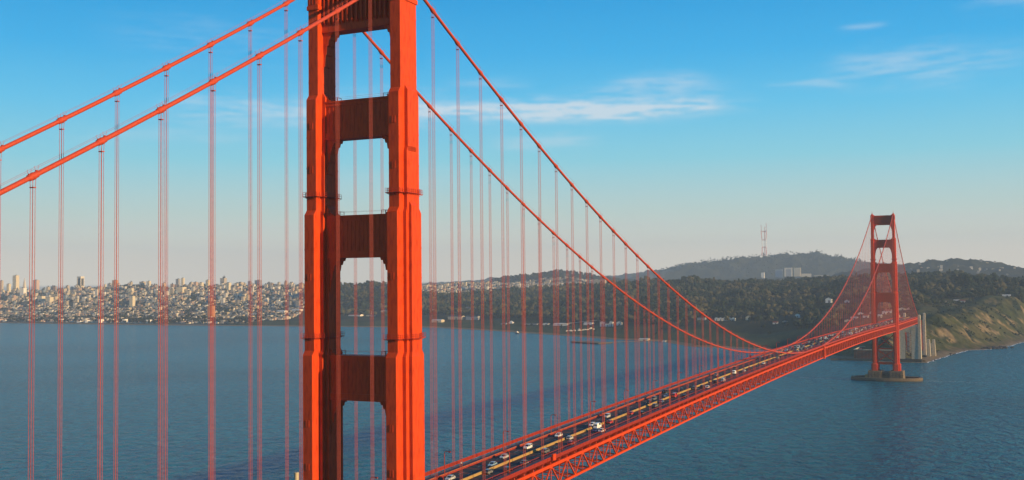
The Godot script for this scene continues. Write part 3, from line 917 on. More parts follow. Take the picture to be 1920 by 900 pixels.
func piers_and_pylons() -> void:
	# concrete foot of the far tower with its oval fender; the near one stands below the picture
	for s in [SPAN, 0.0]:
		var t := thing("tower_pier", "stained concrete pier with oval fender ring under the far tower" if s > 1 else "concrete pier under the near tower, below the bridge deck", "bridge pier", at(s, 0, 0), 0.0, "concrete tower piers")
		var body := MB.new()
		for side in [-1.0, 1.0]: body.frustum(Vector3(side * HALF, -3, 0), Vector2(9.6, 14.0), Vector2(8.6, 12.5), 16.4)
		body.frustum(Vector3(0, -3, 0), Vector2(8, 11.0), Vector2(8, 10.0), 15.2)
		part("body", body.mesh(M.pier_concrete), t)
		var fl := MB.new()
		fl.frustum(Vector3.ZERO, Vector2(0.6, 0.75), Vector2(0.5, 0.5), 10.5)
		var fm := fl.mesh(M.pier_concrete)
		var fw2 := MB.new()
		fw2.frustum(Vector3.ZERO, Vector2(1.25, 0.6), Vector2(1.0, 0.3), 11.6)
		var fm2 := fw2.mesh(M.pier_concrete)
		for f in [-1.0, 1.0]:
			for k in 6: part("buttress", fm, t, Vector3(-4.6 + k * 1.85, 0.5, f * 10.9))
			for side in [-1.0, 1.0]:
				for k in 4: part("buttress", fm2, t, Vector3(side * HALF - 6.4 + k * 4.2, 0.5, f * 13.5))
		if s < 1.0: continue
		var ring := MB.new()
		var wet := MB.new()
		var nn := 56
		for k in nn:
			var p := []
			for e in [[k, 0.0], [k + 1, 0.0], [k + 1, 3.4], [k, 3.4]]:
				var a: float = TAU * e[0] / nn
				p.append(Vector3(cos(a) * (46.5 - e[1]), 0, sin(a) * (24.0 - e[1])))
			ring.hexa([p[0] + Vector3(0, 1.5, 0), p[1] + Vector3(0, 1.5, 0), p[2] + Vector3(0, 1.5, 0), p[3] + Vector3(0, 1.5, 0), p[0] + Vector3(0, 4.6, 0), p[1] + Vector3(0, 4.6, 0), p[2] + Vector3(0, 4.6, 0), p[3] + Vector3(0, 4.6, 0)])
			wet.hexa([p[0] * 1.003 + Vector3(0, -2, 0), p[1] * 1.003 + Vector3(0, -2, 0), p[2] + Vector3(0, -2, 0), p[3] + Vector3(0, -2, 0), p[0] * 1.003 + Vector3(0, 1.49, 0), p[1] * 1.003 + Vector3(0, 1.49, 0), p[2] + Vector3(0, 1.49, 0), p[3] + Vector3(0, 1.49, 0)])
		part("fender", ring.mesh(M.pier_concrete), t)
		part("tide_band", wet.mesh(M.tide_stain), t)
		var hut := MB.new()
		hut.box(Vector3(-26.5, 4.0, 8), Vector3(-22.5, 7.6, 12))
		hut.frustum(Vector3(-24.5, 7.6, 10), Vector2(2.3, 2.3), Vector2(1.2, 1.6), 0.9)
		part("hut", hut.mesh(M.barrier_yellow), t)
	# concrete pylons at the far shore: two shafts joined over an opening, tall posts rising past the roadway
	for e in [[1623.0, 6.0, "front", 6.5], [1722.0, 6.0, "rear", 5.0]]:
		var s: float = e[0]
		var t := thing("concrete_pylon", "pale concrete bridge pylon with tall doorway, nearer the far tower" if e[2] == "front" else "pale concrete bridge pylon behind, against the bluff", "pylon", at(s, 0, 0), 0.0, "concrete pylons at the far shore")
		var w := MB.new()
		var wall_top := 57.0
		w.box(Vector3(-17.5, -2, -e[3]), Vector3(-6.8, wall_top, e[3]))
		w.box(Vector3(3.4, -2, -e[3]), Vector3(17.5, wall_top, e[3]))
		w.box(Vector3(-6.79, 49.0, -e[3] + 0.2), Vector3(3.39, wall_top - 0.2, e[3] - 0.2))
		part("shaft", w.mesh(M.concrete), t)
		var f := MB.new()
		f.box(Vector3(-18.5, -2, -e[3] - 1.2), Vector3(18.8, 5.5, e[3] + 1.2))
		part("footing", f.mesh(M.tide_stain), t)
		for side in [-1.0, 1.0]:
			var p := MB.new()
			var x: float = side * 16.0
			p.frustum(Vector3(x, 0, 0), Vector2(2.2, e[3] + 0.8), Vector2(1.9, e[3] + 0.3), 66.0)
			p.frustum(Vector3(x, 66, 0), Vector2(1.9, e[3] + 0.3), Vector2(1.7, e[3] - 1.0), 10.6)
			for k in 3: p.cbox(Vector3(x, 60.0, -3.0 + k * 3.0), Vector3(4.3 - 0.2, 22.0, 0.6))
			p.frustum(Vector3(x, 76.6, 0), Vector2(2.1, e[3] - 0.6), Vector2(1.2, e[3] - 2.2), 1.2)
			part("post", p.mesh(M.concrete), t)
		var steel := MB.new()
		for k in 6: steel.bar(Vector3(-6.5, 8 + k * 7.5, 0), Vector3(3.2, 14 + k * 7.5, 0), 0.5, 0.5)
		for k in 6: steel.bar(Vector3(-6.5, 14 + k * 7.5, 0.6), Vector3(3.2, 8 + k * 7.5, 0.6), 0.5, 0.5)
		part("inner_bracing", steel.mesh(M.rail_paint), t)
	var a := thing("steel_arch", "red steel arch spanning between the two concrete pylons", "bridge arch", at(1672, 0, 0))
	for side in [-1.0, 1.0]:
		var rib := MB.new()
		var prev := Vector3.ZERO
		for k in 13:
			var u := k / 12.0 * 2.0 - 1.0
			var p := Vector3(side * 12.5, 14.0 + 40.0 * (1.0 - u * u), u * 42.0)
			if k > 0: rib.bar(prev, p, 1.2, 2.2)
			if k % 2 == 0: rib.bar(p, Vector3(p.x, 66.0, p.z), 0.6, 0.6)
			prev = p
		part("arch_rib", rib.mesh(M.orange_paint), a)
	# buttressed anchorage wall stepping down to the beach
	for e in [[1744.0, 20.5, 31.0, 14.0], [1762.0, 27.5, 30.0, 12.0]]:
		var b := MB.new()
		b.frustum(Vector3(0, -3, 0), Vector2(3.6, e[3] * 0.5), Vector2(2.0, e[3] * 0.3), e[2] + 3.0)
		b.frustum(Vector3(-8.0, -3, 0), Vector2(7.0, e[3] * 0.45), Vector2(6.0, e[3] * 0.36), e[2] - 4.0)
		solo("retaining_buttress", b.mesh(M.concrete), "sunlit concrete buttress beside the rear pylon" if e[0] < 1750 else "sunlit concrete buttress nearest the beach", "buttress", at(e[0], 0, e[1]), 0.0, "concrete buttresses by the beach")
	# old brick fort behind the far tower
	var ft := thing("brick_fort", "dark red brick fort at the foot of the far tower", "fort", at(1690, 0, -58))
	var fw := MB.new()
	for e in [[-34, -40, 34, -34], [-34, 34, 34, 40], [-34, -33.9, -28, 33.9], [28, -33.9, 34, 33.9]]:
		fw.box(Vector3(e[0], 0, e[1]), Vector3(e[2], 16.5, e[3]))
	part("wall", fw.mesh(M.brick), ft)
	var par := MB.new()
	for e in [[-34.6, -40.6, 34.6, -38.6], [-34.6, 38.6, 34.6, 40.6], [-34.6, -38.5, -32.6, 38.5], [32.6, -38.5, 34.6, 38.5]]:
		par.box(Vector3(e[0], 16.5, e[1]), Vector3(e[2], 18.0, e[3]))
	part("parapet", par.mesh(M.concrete), ft)
	var om := MB.new()  # flat dark plates stand in for the shaded gun openings
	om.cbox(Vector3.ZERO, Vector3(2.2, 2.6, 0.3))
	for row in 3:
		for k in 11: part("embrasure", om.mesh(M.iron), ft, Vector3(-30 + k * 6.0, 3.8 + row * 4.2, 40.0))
	var sw := MB.new()
	sw.box(Vector3(-70, -3, 56), Vector3(82, 3.2, 62))
	solo("sea_wall", sw.mesh(M.pier_concrete), "grey stone sea wall in front of the brick fort", "sea wall", at(1690, 0, -58))

func lamps() -> void:
	var pole := MB.new()
	pole.tube([Vector3(0, 0, 0), Vector3(0, 0.5, 0)], 0.24, 8)
	pole.tube([Vector3(0, 0.5, 0), Vector3(0, 6.9, 0)], [0.18, 0.14], 8)
	var arm := MB.new()
	var pts := []
	for k in 7:
		var a := PI / 2 * k / 6.0
		pts.append(Vector3(0.9 - 0.9 * cos(a), 6.9 + 0.75 * sin(a), 0))
	pts.append(Vector3(1.7, 7.6, 0))
	arm.tube(pts, 0.12, 7)
	var head := MB.new()
	head.hexa([Vector3(1.6, 7.32, -0.3), Vector3(2.5, 7.32, -0.34), Vector3(2.5, 7.32, 0.34), Vector3(1.6, 7.32, 0.3), Vector3(1.6, 7.68, -0.18), Vector3(2.4, 7.72, -0.22), Vector3(2.4, 7.72, 0.22), Vector3(1.6, 7.68, 0.18)])
	var lens := MB.new()
	lens.cbox(Vector3(2.1, 7.29, 0), Vector3(0.6, 0.05, 0.4))
	var ms := [pole.mesh(M.rail_paint), arm.mesh(M.rail_paint), head.mesh(M.rail_paint), lens.mesh(M.lamp_lens)]
	var words := ["first", "second", "third", "fourth", "fifth", "sixth", "seventh", "eighth", "ninth", "tenth", "eleventh", "twelfth", "thirteenth", "fourteenth", "fifteenth", "sixteenth", "seventeenth", "eighteenth", "nineteenth", "twentieth", "twenty first", "twenty second", "twenty third", "twenty fourth", "twenty fifth", "twenty sixth", "twenty seventh"]
	for side in [-1.0, 1.0]:
		for k in 27:
			var s := (19.4 if side < 0 else 27.0) + k * 45.6
			if s > 1262.0: continue
			var lab := "orange lamp post on the %s side railing, %s from the near tower" % ["city" if side < 0 else "ocean", words[k]]
			var t := thing("street_lamp", lab, "street lamp", at(s, road_y(s) + 0.2, side * 10.4), 0.0 if side < 0 else PI, "lamp posts along the bridge roadway")
			part("pole", ms[0], t)
			part("arm", ms[1], t)
			var h := part("lamp_head", ms[2], t)
			part("lens", ms[3], h)
	var sg := MB.new()
	sg.box(Vector3(-0.7, 0, -0.06), Vector3(0.7, 1.7, 0.06))
	solo("road_sign", sg.mesh(M.tail_red), "small red sign on a lamp post of the city side railing", "sign", at(520.5, road_y(521) + 2.3, -10.4))

# ---------------------------------------------------------------- traffic
func car_meshes(kind: String) -> Dictionary:
	# facing -z (south); side profile as (z, y) pairs, widened at the waist
	var L: float = {"sedan": 4.6, "hatchback": 4.0, "suv": 4.7, "van": 5.3, "pickup": 5.5}[kind]
	var H: float = {"sedan": 1.45, "hatchback": 1.5, "suv": 1.75, "van": 2.2, "pickup": 1.8}[kind]
	var W: float = {"sedan": 0.9, "hatchback": 0.87, "suv": 0.95, "van": 1.0, "pickup": 0.98}[kind]
	var f := -L / 2
	var r := L / 2
	var waist := H * 0.6
	var b := MB.new()
	# lower body: bonnet, waist and tail as stacked hexahedra with rounded ends
	var sec := [[f, 0.34, waist * 0.72, 0.82], [f + 0.16, 0.24, waist * 0.86, 0.95], [f + L * 0.27, 0.22, waist, 1.0], [r - L * 0.2, 0.22, waist * 1.03, 1.0], [r - 0.14, 0.26, waist * 0.98, 0.95], [r, 0.36, waist * 0.86, 0.84]]
	for i in sec.size() - 1:
		var p: Array = sec[i]
		var q: Array = sec[i + 1]
		b.hexa([Vector3(-W * p[3], p[1], p[0]), Vector3(W * p[3], p[1], p[0]), Vector3(W * q[3], q[1], q[0]), Vector3(-W * q[3], q[1], q[0]), Vector3(-W * p[3] * 0.95, p[2], p[0]), Vector3(W * p[3] * 0.95, p[2], p[0]), Vector3(W * q[3] * 0.95, q[2], q[0]), Vector3(-W * q[3] * 0.95, q[2], q[0])])
	var z0: float = {"sedan": f + L * 0.27, "hatchback": f + L * 0.25, "suv": f + L * 0.26, "van": f + L * 0.14, "pickup": f + L * 0.25}[kind]
	var z1: float = {"sedan": r - L * 0.14, "hatchback": r - 0.1, "suv": r - 0.12, "van": r - 0.08, "pickup": f + L * 0.62}[kind]
	var rake0: float = {"sedan": 0.75, "hatchback": 0.65, "suv": 0.55, "van": 0.45, "pickup": 0.55}[kind]
	var rake1: float = {"sedan": 0.6, "hatchback": 0.3, "suv": 0.22, "van": 0.1, "pickup": 0.15}[kind]
	var roof := MB.new()
	roof.hexa([Vector3(-W * 0.8, H - 0.09, z0 + rake0), Vector3(W * 0.8, H - 0.09, z0 + rake0), Vector3(W * 0.8, H - 0.09, z1 - rake1), Vector3(-W * 0.8, H - 0.09, z1 - rake1), Vector3(-W * 0.72, H, z0 + rake0 + 0.14), Vector3(W * 0.72, H, z0 + rake0 + 0.14), Vector3(W * 0.72, H, z1 - rake1 - 0.1), Vector3(-W * 0.72, H, z1 - rake1 - 0.1)])
	for sx in [-1.0, 1.0]: # pillars
		for e in [[z0 + 0.05, z0 + rake0 + 0.05], [(z0 + z1) / 2, (z0 + z1) / 2 + 0.05], [z1 - 0.08, z1 - rake1 - 0.05]]:
			roof.bar(Vector3(sx * W * 0.93, waist, e[0]), Vector3(sx * W * 0.795, H - 0.06, e[1]), 0.09, 0.1)
	if kind == "van": roof.hexa([Vector3(-W * 0.945, waist, (z0 + z1) / 2), Vector3(W * 0.945, waist, (z0 + z1) / 2), Vector3(W * 0.945, waist, z1 - 0.01), Vector3(-W * 0.945, waist, z1 - 0.01), Vector3(-W * 0.82, H - 0.08, (z0 + z1) / 2), Vector3(W * 0.82, H - 0.08, (z0 + z1) / 2), Vector3(W * 0.82, H - 0.08, z1 - rake1), Vector3(-W * 0.82, H - 0.08, z1 - rake1)])
	var g := MB.new()
	g.hexa([Vector3(-W * 0.92, waist - 0.03, z0), Vector3(W * 0.92, waist - 0.03, z0), Vector3(W * 0.92, waist - 0.03, z1), Vector3(-W * 0.92, waist - 0.03, z1), Vector3(-W * 0.78, H - 0.1, z0 + rake0), Vector3(W * 0.78, H - 0.1, z0 + rake0), Vector3(W * 0.78, H - 0.1, z1 - rake1), Vector3(-W * 0.78, H - 0.1, z1 - rake1)])
	var w := MB.new()
	var tr := 0.33
	w.tube([Vector3(-0.11, 0, 0), Vector3(-0.09, 0, 0), Vector3(0.09, 0, 0), Vector3(0.11, 0, 0)], [tr - 0.05, tr, tr, tr - 0.05], 12)
	var hub := MB.new()
	hub.tube([Vector3(-0.118, 0, 0), Vector3(0.118, 0, 0)], tr * 0.55, 8)
	var hl := MB.new()
	hl.cbox(Vector3(0, 0, 0), Vector3(0.34, 0.16, 0.1))
	return {"body": b, "roof": roof, "glass": g.mesh(M.glass_dark), "tyre": w.mesh(M.rubber), "rim": hub.mesh(M.chrome), "headlight": hl.mesh(M.lamp_lens), "tail_light": hl.mesh(M.tail_red), "L": L, "W": W, "waist": waist}

func make_car(kind: String, paint: Material, meshes: Dictionary) -> Node3D:
	var o := Node3D.new()
	part("body", meshes.body.mesh(paint), o)
	part("roof", meshes.roof.mesh(paint), o)
	part("windows", meshes.glass, o)
	for sx in [-1.0, 1.0]:
		for sz in [-0.3, 0.3]:
			var w := part("wheel", meshes.tyre, o, Vector3(sx * (meshes.W - 0.1), 0.33, sz * meshes.L))
			part("rim", meshes.rim, w)
		part("headlight", meshes.headlight, o, Vector3(sx * meshes.W * 0.6, meshes.waist * 0.62, -meshes.L / 2 + 0.02))
		part("tail_light", meshes.tail_light, o, Vector3(sx * meshes.W * 0.62, meshes.waist * 0.72, meshes.L / 2 - 0.02))
	return o

func traffic() -> void:
	var paints := {"white": lin(0.75, 0.75, 0.73), "silver": lin(0.42, 0.43, 0.44), "grey": lin(0.14, 0.145, 0.15), "black": lin(0.018, 0.018, 0.02), "blue": lin(0.03, 0.07, 0.2), "pale blue": lin(0.25, 0.38, 0.5), "red": lin(0.4, 0.02, 0.02), "tan": lin(0.36, 0.31, 0.24)}
	var pm := {}
	for k in paints:
		var m := matte("car_paint_" + k, paints[k], 0.35)
		m.clearcoat_enabled = true
		m.clearcoat = 0.6
		m.clearcoat_roughness = 0.08
		pm[k] = m
	var kinds := {}
	for k in ["sedan", "hatchback", "suv", "van", "pickup"]: kinds[k] = car_meshes(k)
	# seen near the tower: along the bridge, across it, kind, colour
	var cars := [[58, -4.4, "sedan", "silver"], [84, -1.7, "sedan", "pale blue"], [99, -4.4, "sedan", "silver"], [120, -4.5, "suv", "white"], [150, -4.4, "sedan", "white"], [145, 2.6, "hatchback", "silver"], [134, 7.6, "hatchback", "red"], [176, 2.6, "van", "white"], [167, 8.0, "sedan", "white"], [167, 5.5, "sedan", "blue"], [114, 5.5, "suv", "grey"], [91, 7.5, "sedan", "grey"], [77, 7.7, "suv", "black"], [72, 2.8, "hatchback", "grey"], [207, -4.5, "suv", "silver"], [191, 2.8, "sedan", "red"],
		[181, -1.7, "hatchback", "white"], [222, 7.3, "hatchback", "black"], [220, 2.6, "sedan", "red"], [260, -1.8, "suv", "black"], [275, -4.2, "suv", "grey"], [266, 2.6, "sedan", "blue"], [248, 5.2, "suv", "grey"], [306, -7.3, "suv", "black"], [289, -1.8, "sedan", "silver"], [289, 2.7, "van", "red"], [317, -1.8, "sedan", "black"], [327, 2.7, "suv", "grey"], [291, 7.3, "sedan", "black"], [334, 5.2, "suv", "black"], [335, 7.8, "sedan", "white"], [402, -4.8, "suv", "grey"], [363, 5.2, "suv", "black"], [371, 7.6, "van", "silver"], [448, -4.2, "suv", "black"], [419, 2.6, "van", "white"], [434, 5.2, "hatchback", "silver"], [539, -7.4, "suv", "grey"], [494, 4.8, "sedan", "white"], [559, -4.6, "suv", "black"], [597, -7.2, "suv", "grey"], [591, -1.8, "suv", "black"], [543, 4.6, "sedan", "tan"], [451, 5.4, "suv", "black"]]
	var names := ["silver", "white", "black", "grey", "black", "grey", "blue", "red", "tan"]
	var body := ["sedan", "suv", "hatchback", "suv", "sedan", "van", "pickup"]
	for lane in [-7.3, -4.5, -1.7, 2.7, 5.3, 7.8]:
		var s := 610.0 + rng.randf_range(0, 15)
		while s < 1500.0:
			cars.append([s, lane, body[rng.randi() % 7], names[rng.randi() % 9]])
			s += rng.randf_range(11.0, 42.0)
	var lane_name := {1: "in the city side kerb lane", 2: "in the middle lane towards the camera", 3: "in the lane left of the yellow median", 4: "in the lane right of the yellow median", 5: "in the middle lane away from the camera", 6: "in the ocean side kerb lane"}
	cars.sort_custom(func(a, b): return a[0] < b[0])
	var count := {}
	var proto := {}
	for c in cars:
		var lane := 1 if c[1] < -6 else 2 if c[1] < -3 else 3 if c[1] < 1 else 4 if c[1] < 4 else 5 if c[1] < 6.5 else 6
		var key: String = c[2] + c[3]
		if not proto.has(key): proto[key] = make_car(c[2], pm[c[3]], kinds[c[2]])
		var o: Node3D = proto[key].duplicate()
		o.name = numbered("car" if c[2] not in ["van", "pickup"] else "delivery_van" if c[2] == "van" else "pickup_truck")
		add_child(o)
		o.position = at(c[0], road_y(c[0]), c[1])
		o.rotation = Vector3(atan2(road_y(c[0] + 1) - road_y(c[0] - 1), 2.0), 0 if c[1] > 0.5 else PI, 0)
		if c[1] < 0.5: o.rotation.x = -o.rotation.x
		var ck: String = "%s%s%d" % [c[2], c[3], lane]
		count[ck] = count.get(ck, 0) + 1
		var ord: String = ["", "first", "second", "third", "fourth", "fifth", "sixth", "seventh", "eighth", "ninth", "tenth", "eleventh", "twelfth"][mini(count[ck], 12)]
		tag(o, "%s %s %s, %s such past the tower" % [c[3], c[2], lane_name[lane], ord], "van" if c[2] == "van" else "pickup" if c[2] == "pickup" else "car", "vehicles driving on the bridge")
	for k in proto: proto[k].free()

# ---------------------------------------------------------------- city, woods and shore
# x, z, height of the roof above the sea, width, look, label, category
const BLOCKS := [
	[-4837, -3893, 202, 25, "c", "tall plain cream tower, tallest block beside the tapering tower", "tower"],
	[-4809, -3926, 187, 19, "taper", "pale tower tapering to a point like a wedge on the skyline", "tower"],
	[-4923, -4101, 176, 25, "p", "hazy pinkish slab tower farthest behind the tapering tower", "tower"],
	[-4727, -3712, 173, 14, "t", "tan block cut by the picture edge on the skyline", "building"],
	[-4354, -3536, 133, 24, "w", "bright white slab block in front of the tapering tower", "building"],
	[-4627, -3675, 155, 16, "c", "low cream block beside the tall plain cream tower", "building"],
	[-4472, -4007, 192, 28, "frame", "tall grey tower with a pale frame round a recessed front", "tower"],
	[-4324, -3873, 131, 25, "o", "orange brick block at the foot of the framed grey tower", "building"],
	[-4027, -3604, 116, 23, "g", "left of two grey apartment slabs below the framed tower", "building"],
	[-3967, -3596, 108, 21, "g", "right of two grey apartment slabs below the framed tower", "building"],
	[-4367, -3825, 143, 14, "t", "tan block with a stepped top left of the framed tower", "building"],
	[-3920, -3274, 95, 24, "c", "wide low cream block, left of a pair on the slope", "building"],
	[-3860, -3267, 90, 24, "c", "wide low cream block, right of a pair on the slope", "building"],
	[-4032, -3450, 103, 29, "t", "long tan apartment block above the pair of cream blocks", "building"],
	[-4134, -3783, 125, 22, "c", "cream block right of the grey apartment slabs", "building"],
	[-4063, -3857, 168, 22, "o", "tall orange brick tower left of the wooded hilltop", "tower"],
	[-4153, -3908, 152, 18, "g", "grey block against the tall orange brick tower", "building"],
	[-4097, -3822, 147, 9, "c", "narrow cream tower left of the orange brick tower", "tower"],
	[-3690, -3595, 127, 20, "c", "sunlit cream block below the wooded hilltop", "building"],
	[-3947, -3974, 161, 17, "c", "cream slab on the crest right of the wooded hilltop", "building"],
	[-4004, -3988, 159, 24, "t", "tan block half hidden beside the crest slab", "building"],
	[-3368, -3280, 93, 19, "c", "lower cream block midway down the slope", "building"],
	[-3802, -3552, 108, 18, "p", "pinkish block on the slope under the orange tower", "building"],
	[-3773, -4001, 171, 17, "g", "grey one of the twin towers on the crest", "tower"],
	[-3755, -4017, 176, 13, "c", "sunlit cream one of the twin towers on the crest", "tower"],
	[-3422, -3644, 130, 35, "c", "long cream block with a taller end below the twin towers", "building"],
	[-3658, -3971, 153, 15, "t", "first of the tan blocks in the row on the crest", "building"],
	[-3641, -3986, 154, 17, "p", "second, pinkish, of the blocks in the row on the crest", "building"],
	[-3622, -4003, 151, 21, "c", "third, cream, of the blocks in the row on the crest", "building"],
	[-3531, -3950, 163, 15, "c", "cream tower with a stepped top at the crest row end", "tower"],
	[-3562, -4055, 141, 17, "b", "bluish block left of the big grey tower", "building"],
	[-3538, -4076, 173, 25, "mast", "big grey tower with a dark rooftop box and mast", "tower"],
	[-3261, -3787, 148, 20, "c", "bright cream tower in front of the big grey tower", "tower"],
	[-3410, -4053, 150, 27, "t", "broad tan block on the crest right of the cream tower", "building"],
	[-3374, -4083, 155, 15, "b", "slim blue grey tower on the crest", "tower"],
	[-3341, -4110, 160, 27, "b", "broad blue grey tower nearest the orange bridge leg", "tower"],
	[-2564, -2869, 61, 22, "o", "square building near the shore meadow, orange sunlight put into its wall colour", "building"],  # orange glow of the low sun is painted into these walls
	[-2471, -4685, 140, 10, "t", "left of two pale blocks above the far woods", "building"],
	[-2455, -4693, 139, 12, "c", "right of two pale blocks above the far woods", "building"],
	[-1348, -7600, 219, 53, "frame", "pale hospital block framing a dark recess under the mast hill", "building"],
	[-1295, -7661, 219, 48, "c", "pale slab hospital block joined to the framing block", "building"],
	[-1432, -7686, 209, 51, "b", "shaded blue grey hospital block left of the framing block", "building"],
	[-1208, -7525, 175, 67, "c", "low cream hospital wing right of the slab block", "building"],
	[-1108, -7542, 164, 97, "t", "long low tan hospital wing at the row end", "building"],
	[-1504, -7466, 186, 23, "w", "white block alone below the radio mast", "building"],
	[-1814, -4983, 145, 62, "t", "long pale building on the ridge behind the woods", "building"]]

# x, z, width, height, look, label, category
const LOW := [
	[-3128, -2720, 48.8, 10.0, "redroof", "long red roofed pier shed on the city waterfront", "shed"],
	[-3065, -2695, 13.1, 10.9, "gable_c", "yellow gabled end hall beside the red roofed shed", "hall"],
	[-2389, -3067, 41.9, 14.7, "shed_w", "large white shed right of centre among shore trees", "shed"],
	[-2368, -3134, 44.4, 9.5, "shed_w", "long white shed next to the orange bridge leg", "shed"],
	[-2496, -3034, 23.3, 10.6, "shed_w", "white shed behind the shore meadow by the hangers", "shed"],
	[-2349, -2926, 18.3, 6.1, "gable_c", "small low hall on the shore meadow", "hall"],
	[-2287, -2959, 34.4, 5.1, "shed_w", "low white hall between the two large white sheds", "hall"],
	[-1975, -2951, 55.9, 6.7, "redroof", "long white hall with red roof seen between the bridge legs", "hall"],
	[-1918, -2960, 28.7, 5.7, "gable_c", "cream hall under a white flagpole between the legs", "hall"],
	[-1923, -3061, 25.5, 7.8, "gable_c", "cream hall higher up the slope between the legs", "hall"],
	[-1731, -3078, 42.2, 10.5, "gable_w", "white hall with wide gable just past the near leg", "hall"],
	[-1559, -2808, 40.4, 8.8, "shed_c", "long cream hangar on the shore just past the near leg", "hangar"],
	[-1520, -2862, 58.4, 12.4, "shed_t", "left half of the long tan hangar row", "hangar"],
	[-1458, -2863, 49.2, 13.2, "shed_g", "right grey half of the long hangar row", "hangar"],
	[-1630, -3152, 19.3, 9.6, "gable_g", "grey gabled house in the dark woods", "house"],
	[-1251, -2720, 14.8, 8.2, "tent", "sunlit white peaked tent pavilion on the meadow", "pavilion"],
	[-1272, -2715, 19.8, 4.1, "shed_g", "low grey shed left of the sunlit pavilion", "shed"],
	[-1163, -2682, 45.1, 4.0, "shed_g", "long low pale shed on the meadow edge", "shed"],
	[-1111, -2670, 20.7, 6.4, "gable_w", "white gabled boathouse at the shed end", "house"],
	[-1032, -2599, 49.5, 7.0, "shed_w", "long white shed with stepped roof by the meadow", "shed"],
	[-865, -2489, 13.2, 14.7, "gable_w", "left tall white house by the green meadow", "house"],
	[-850, -2487, 11.7, 11.0, "redroof", "low white house between the two tall white ones", "house"],
	[-838, -2487, 10.2, 15.3, "gable_w", "right tall white house by the green meadow", "house"],
	[-825, -2513, 14.7, 11.8, "gable_w", "white house with steep gable apart from the others", "house"],
	[-940, -2581, 28.9, 6.1, "shed_w", "pale long house behind the white boat sheds", "house"],
	[-620, -2110, 24.9, 5.0, "shed_c", "low cream wharf building on the water edge", "building"],
	[-561, -2074, 8.5, 4.9, "gable_w", "tiny white hut on the water edge", "hut"],
	[-581, -2464, 22.6, 7.0, "shed_g", "grey long house left of the gabled row", "house"],
	[-539, -2455, 9.8, 9.1, "gable_w", "first of five white gabled row houses", "house"],
	[-529, -2457, 9.8, 9.1, "gable_w", "second of five white gabled row houses", "house"],
	[-519, -2460, 9.8, 9.1, "gable_w", "third of five white gabled row houses", "house"],
	[-507, -2459, 9.8, 9.1, "gable_w", "fourth of five white gabled row houses", "house"],
	[-496, -2457, 9.8, 9.1, "gable_w", "fifth of five white gabled row houses", "house"],
	[-454, -2443, 15.2, 11.1, "gable_c", "cream house right of the gabled row", "house"],
	[-329, -2424, 12.3, 9.5, "gable_w", "white house with dormer near the far bridge cable", "house"],
	[-281, -2598, 17.3, 13.7, "gable_w", "big pale house high in the woods left of the far tower", "house"],
	[-420, -2467, 8.4, 5.6, "gable_p", "small pinkish house behind the meadow", "house"],
	[-235, -2593, 12.9, 7.2, "gable_w", "small pale house in woods close to the far tower", "house"],
	[25, -2590, 14.2, 5.0, "shed_w", "white half of the low building on the bluff top", "building"],
	[39, -2586, 14.2, 5.7, "redroof", "red roofed half of the low building on the bluff top", "building"],
	[-5, -2572, 21.2, 4.2, "shed_t", "low tan building left of the bluff top pair", "building"],
	[168, -2861, 15.6, 7.8, "gable_w", "white house on the bluff edge at the picture border", "house"],
	[136, -2685, 22.1, 3.7, "shed_w", "long low white building behind the bluff edge", "building"],
	[-364, -2330, 12.8, 6.1, "redroof", "first of the small houses in a row behind the far bridge end", "house"],
	[-348, -2363, 13.4, 5.2, "gable_p", "second of the small houses in a row behind the far bridge end", "house"],
	[-179, -2203, 14.9, 5.8, "gable_c", "third of the small houses in a row behind the far bridge end", "house"],
	[-170, -2240, 16.0, 6.4, "shed_c", "fourth of the small houses in a row behind the far bridge end", "house"],
	[-169, -2337, 12.3, 6.9, "gable_w", "fifth of the small houses in a row behind the far bridge end", "house"],
	[-144, -2230, 13.4, 7.6, "redroof", "sixth of the small houses in a row behind the far bridge end", "house"],
	[-137, -2291, 14.2, 7.0, "gable_p", "seventh of the small houses in a row behind the far bridge end", "house"],
	[-115, -2219, 14.3, 6.8, "shed_c", "eighth of the small houses in a row behind the far bridge end", "house"],
	[-108, -2258, 9.2, 7.6, "gable_w", "ninth of the small houses in a row behind the far bridge end", "house"],
	[-102, -2287, 14.0, 7.6, "redroof", "tenth of the small houses in a row behind the far bridge end", "house"],
	[-77, -2328, 15.4, 6.2, "gable_c", "eleventh of the small houses in a row behind the far bridge end", "house"],
	[-64, -2343, 12.1, 7.8, "gable_p", "twelfth of the small houses in a row behind the far bridge end", "house"]]
const WOOD := [Vector2(-2133, -2956), Vector2(-2541, -3525), Vector2(-2329, -3786), Vector2(-2158, -3772), Vector2(-2000, -3972), Vector2(-1848, -4211), Vector2(-1660, -4399), Vector2(-1251, -4331), Vector2(-658, -4271), Vector2(-313, -4018), Vector2(-98, -3636), Vector2(300, -3543), Vector2(274, -2794), Vector2(92, -2644), Vector2(-20, -2489), Vector2(-118, -2279), Vector2(-195, -2098), Vector2(-367, -2331), Vector2(-584, -2401), Vector2(-741, -2446), Vector2(-972, -2649), Vector2(-1190, -2753), Vector2(-1457, -2913), Vector2(-1672, -2932), Vector2(-1893, -2938)]
const CITY_SLOPE := [Vector2(-3899, -2653), Vector2(-3448, -2669), Vector2(-3022, -2673), Vector2(-2743, -2661), Vector2(-2495, -2663), Vector2(-2293, -2706), Vector2(-2195, -2848), Vector2(-2570, -3566), Vector2(-3123, -4338), Vector2(-3507, -4168), Vector2(-3775, -4067), Vector2(-4072, -3991), Vector2(-4437, -3971), Vector2(-4926, -3863), Vector2(-5445, -3758)]
const CITY_RIDGE := [Vector2(-2366, -3939), Vector2(-2883, -4795), Vector2(-2707, -5351), Vector2(-2077, -5632), Vector2(-1631, -4464), Vector2(-1889, -4303), Vector2(-2023, -4016)]
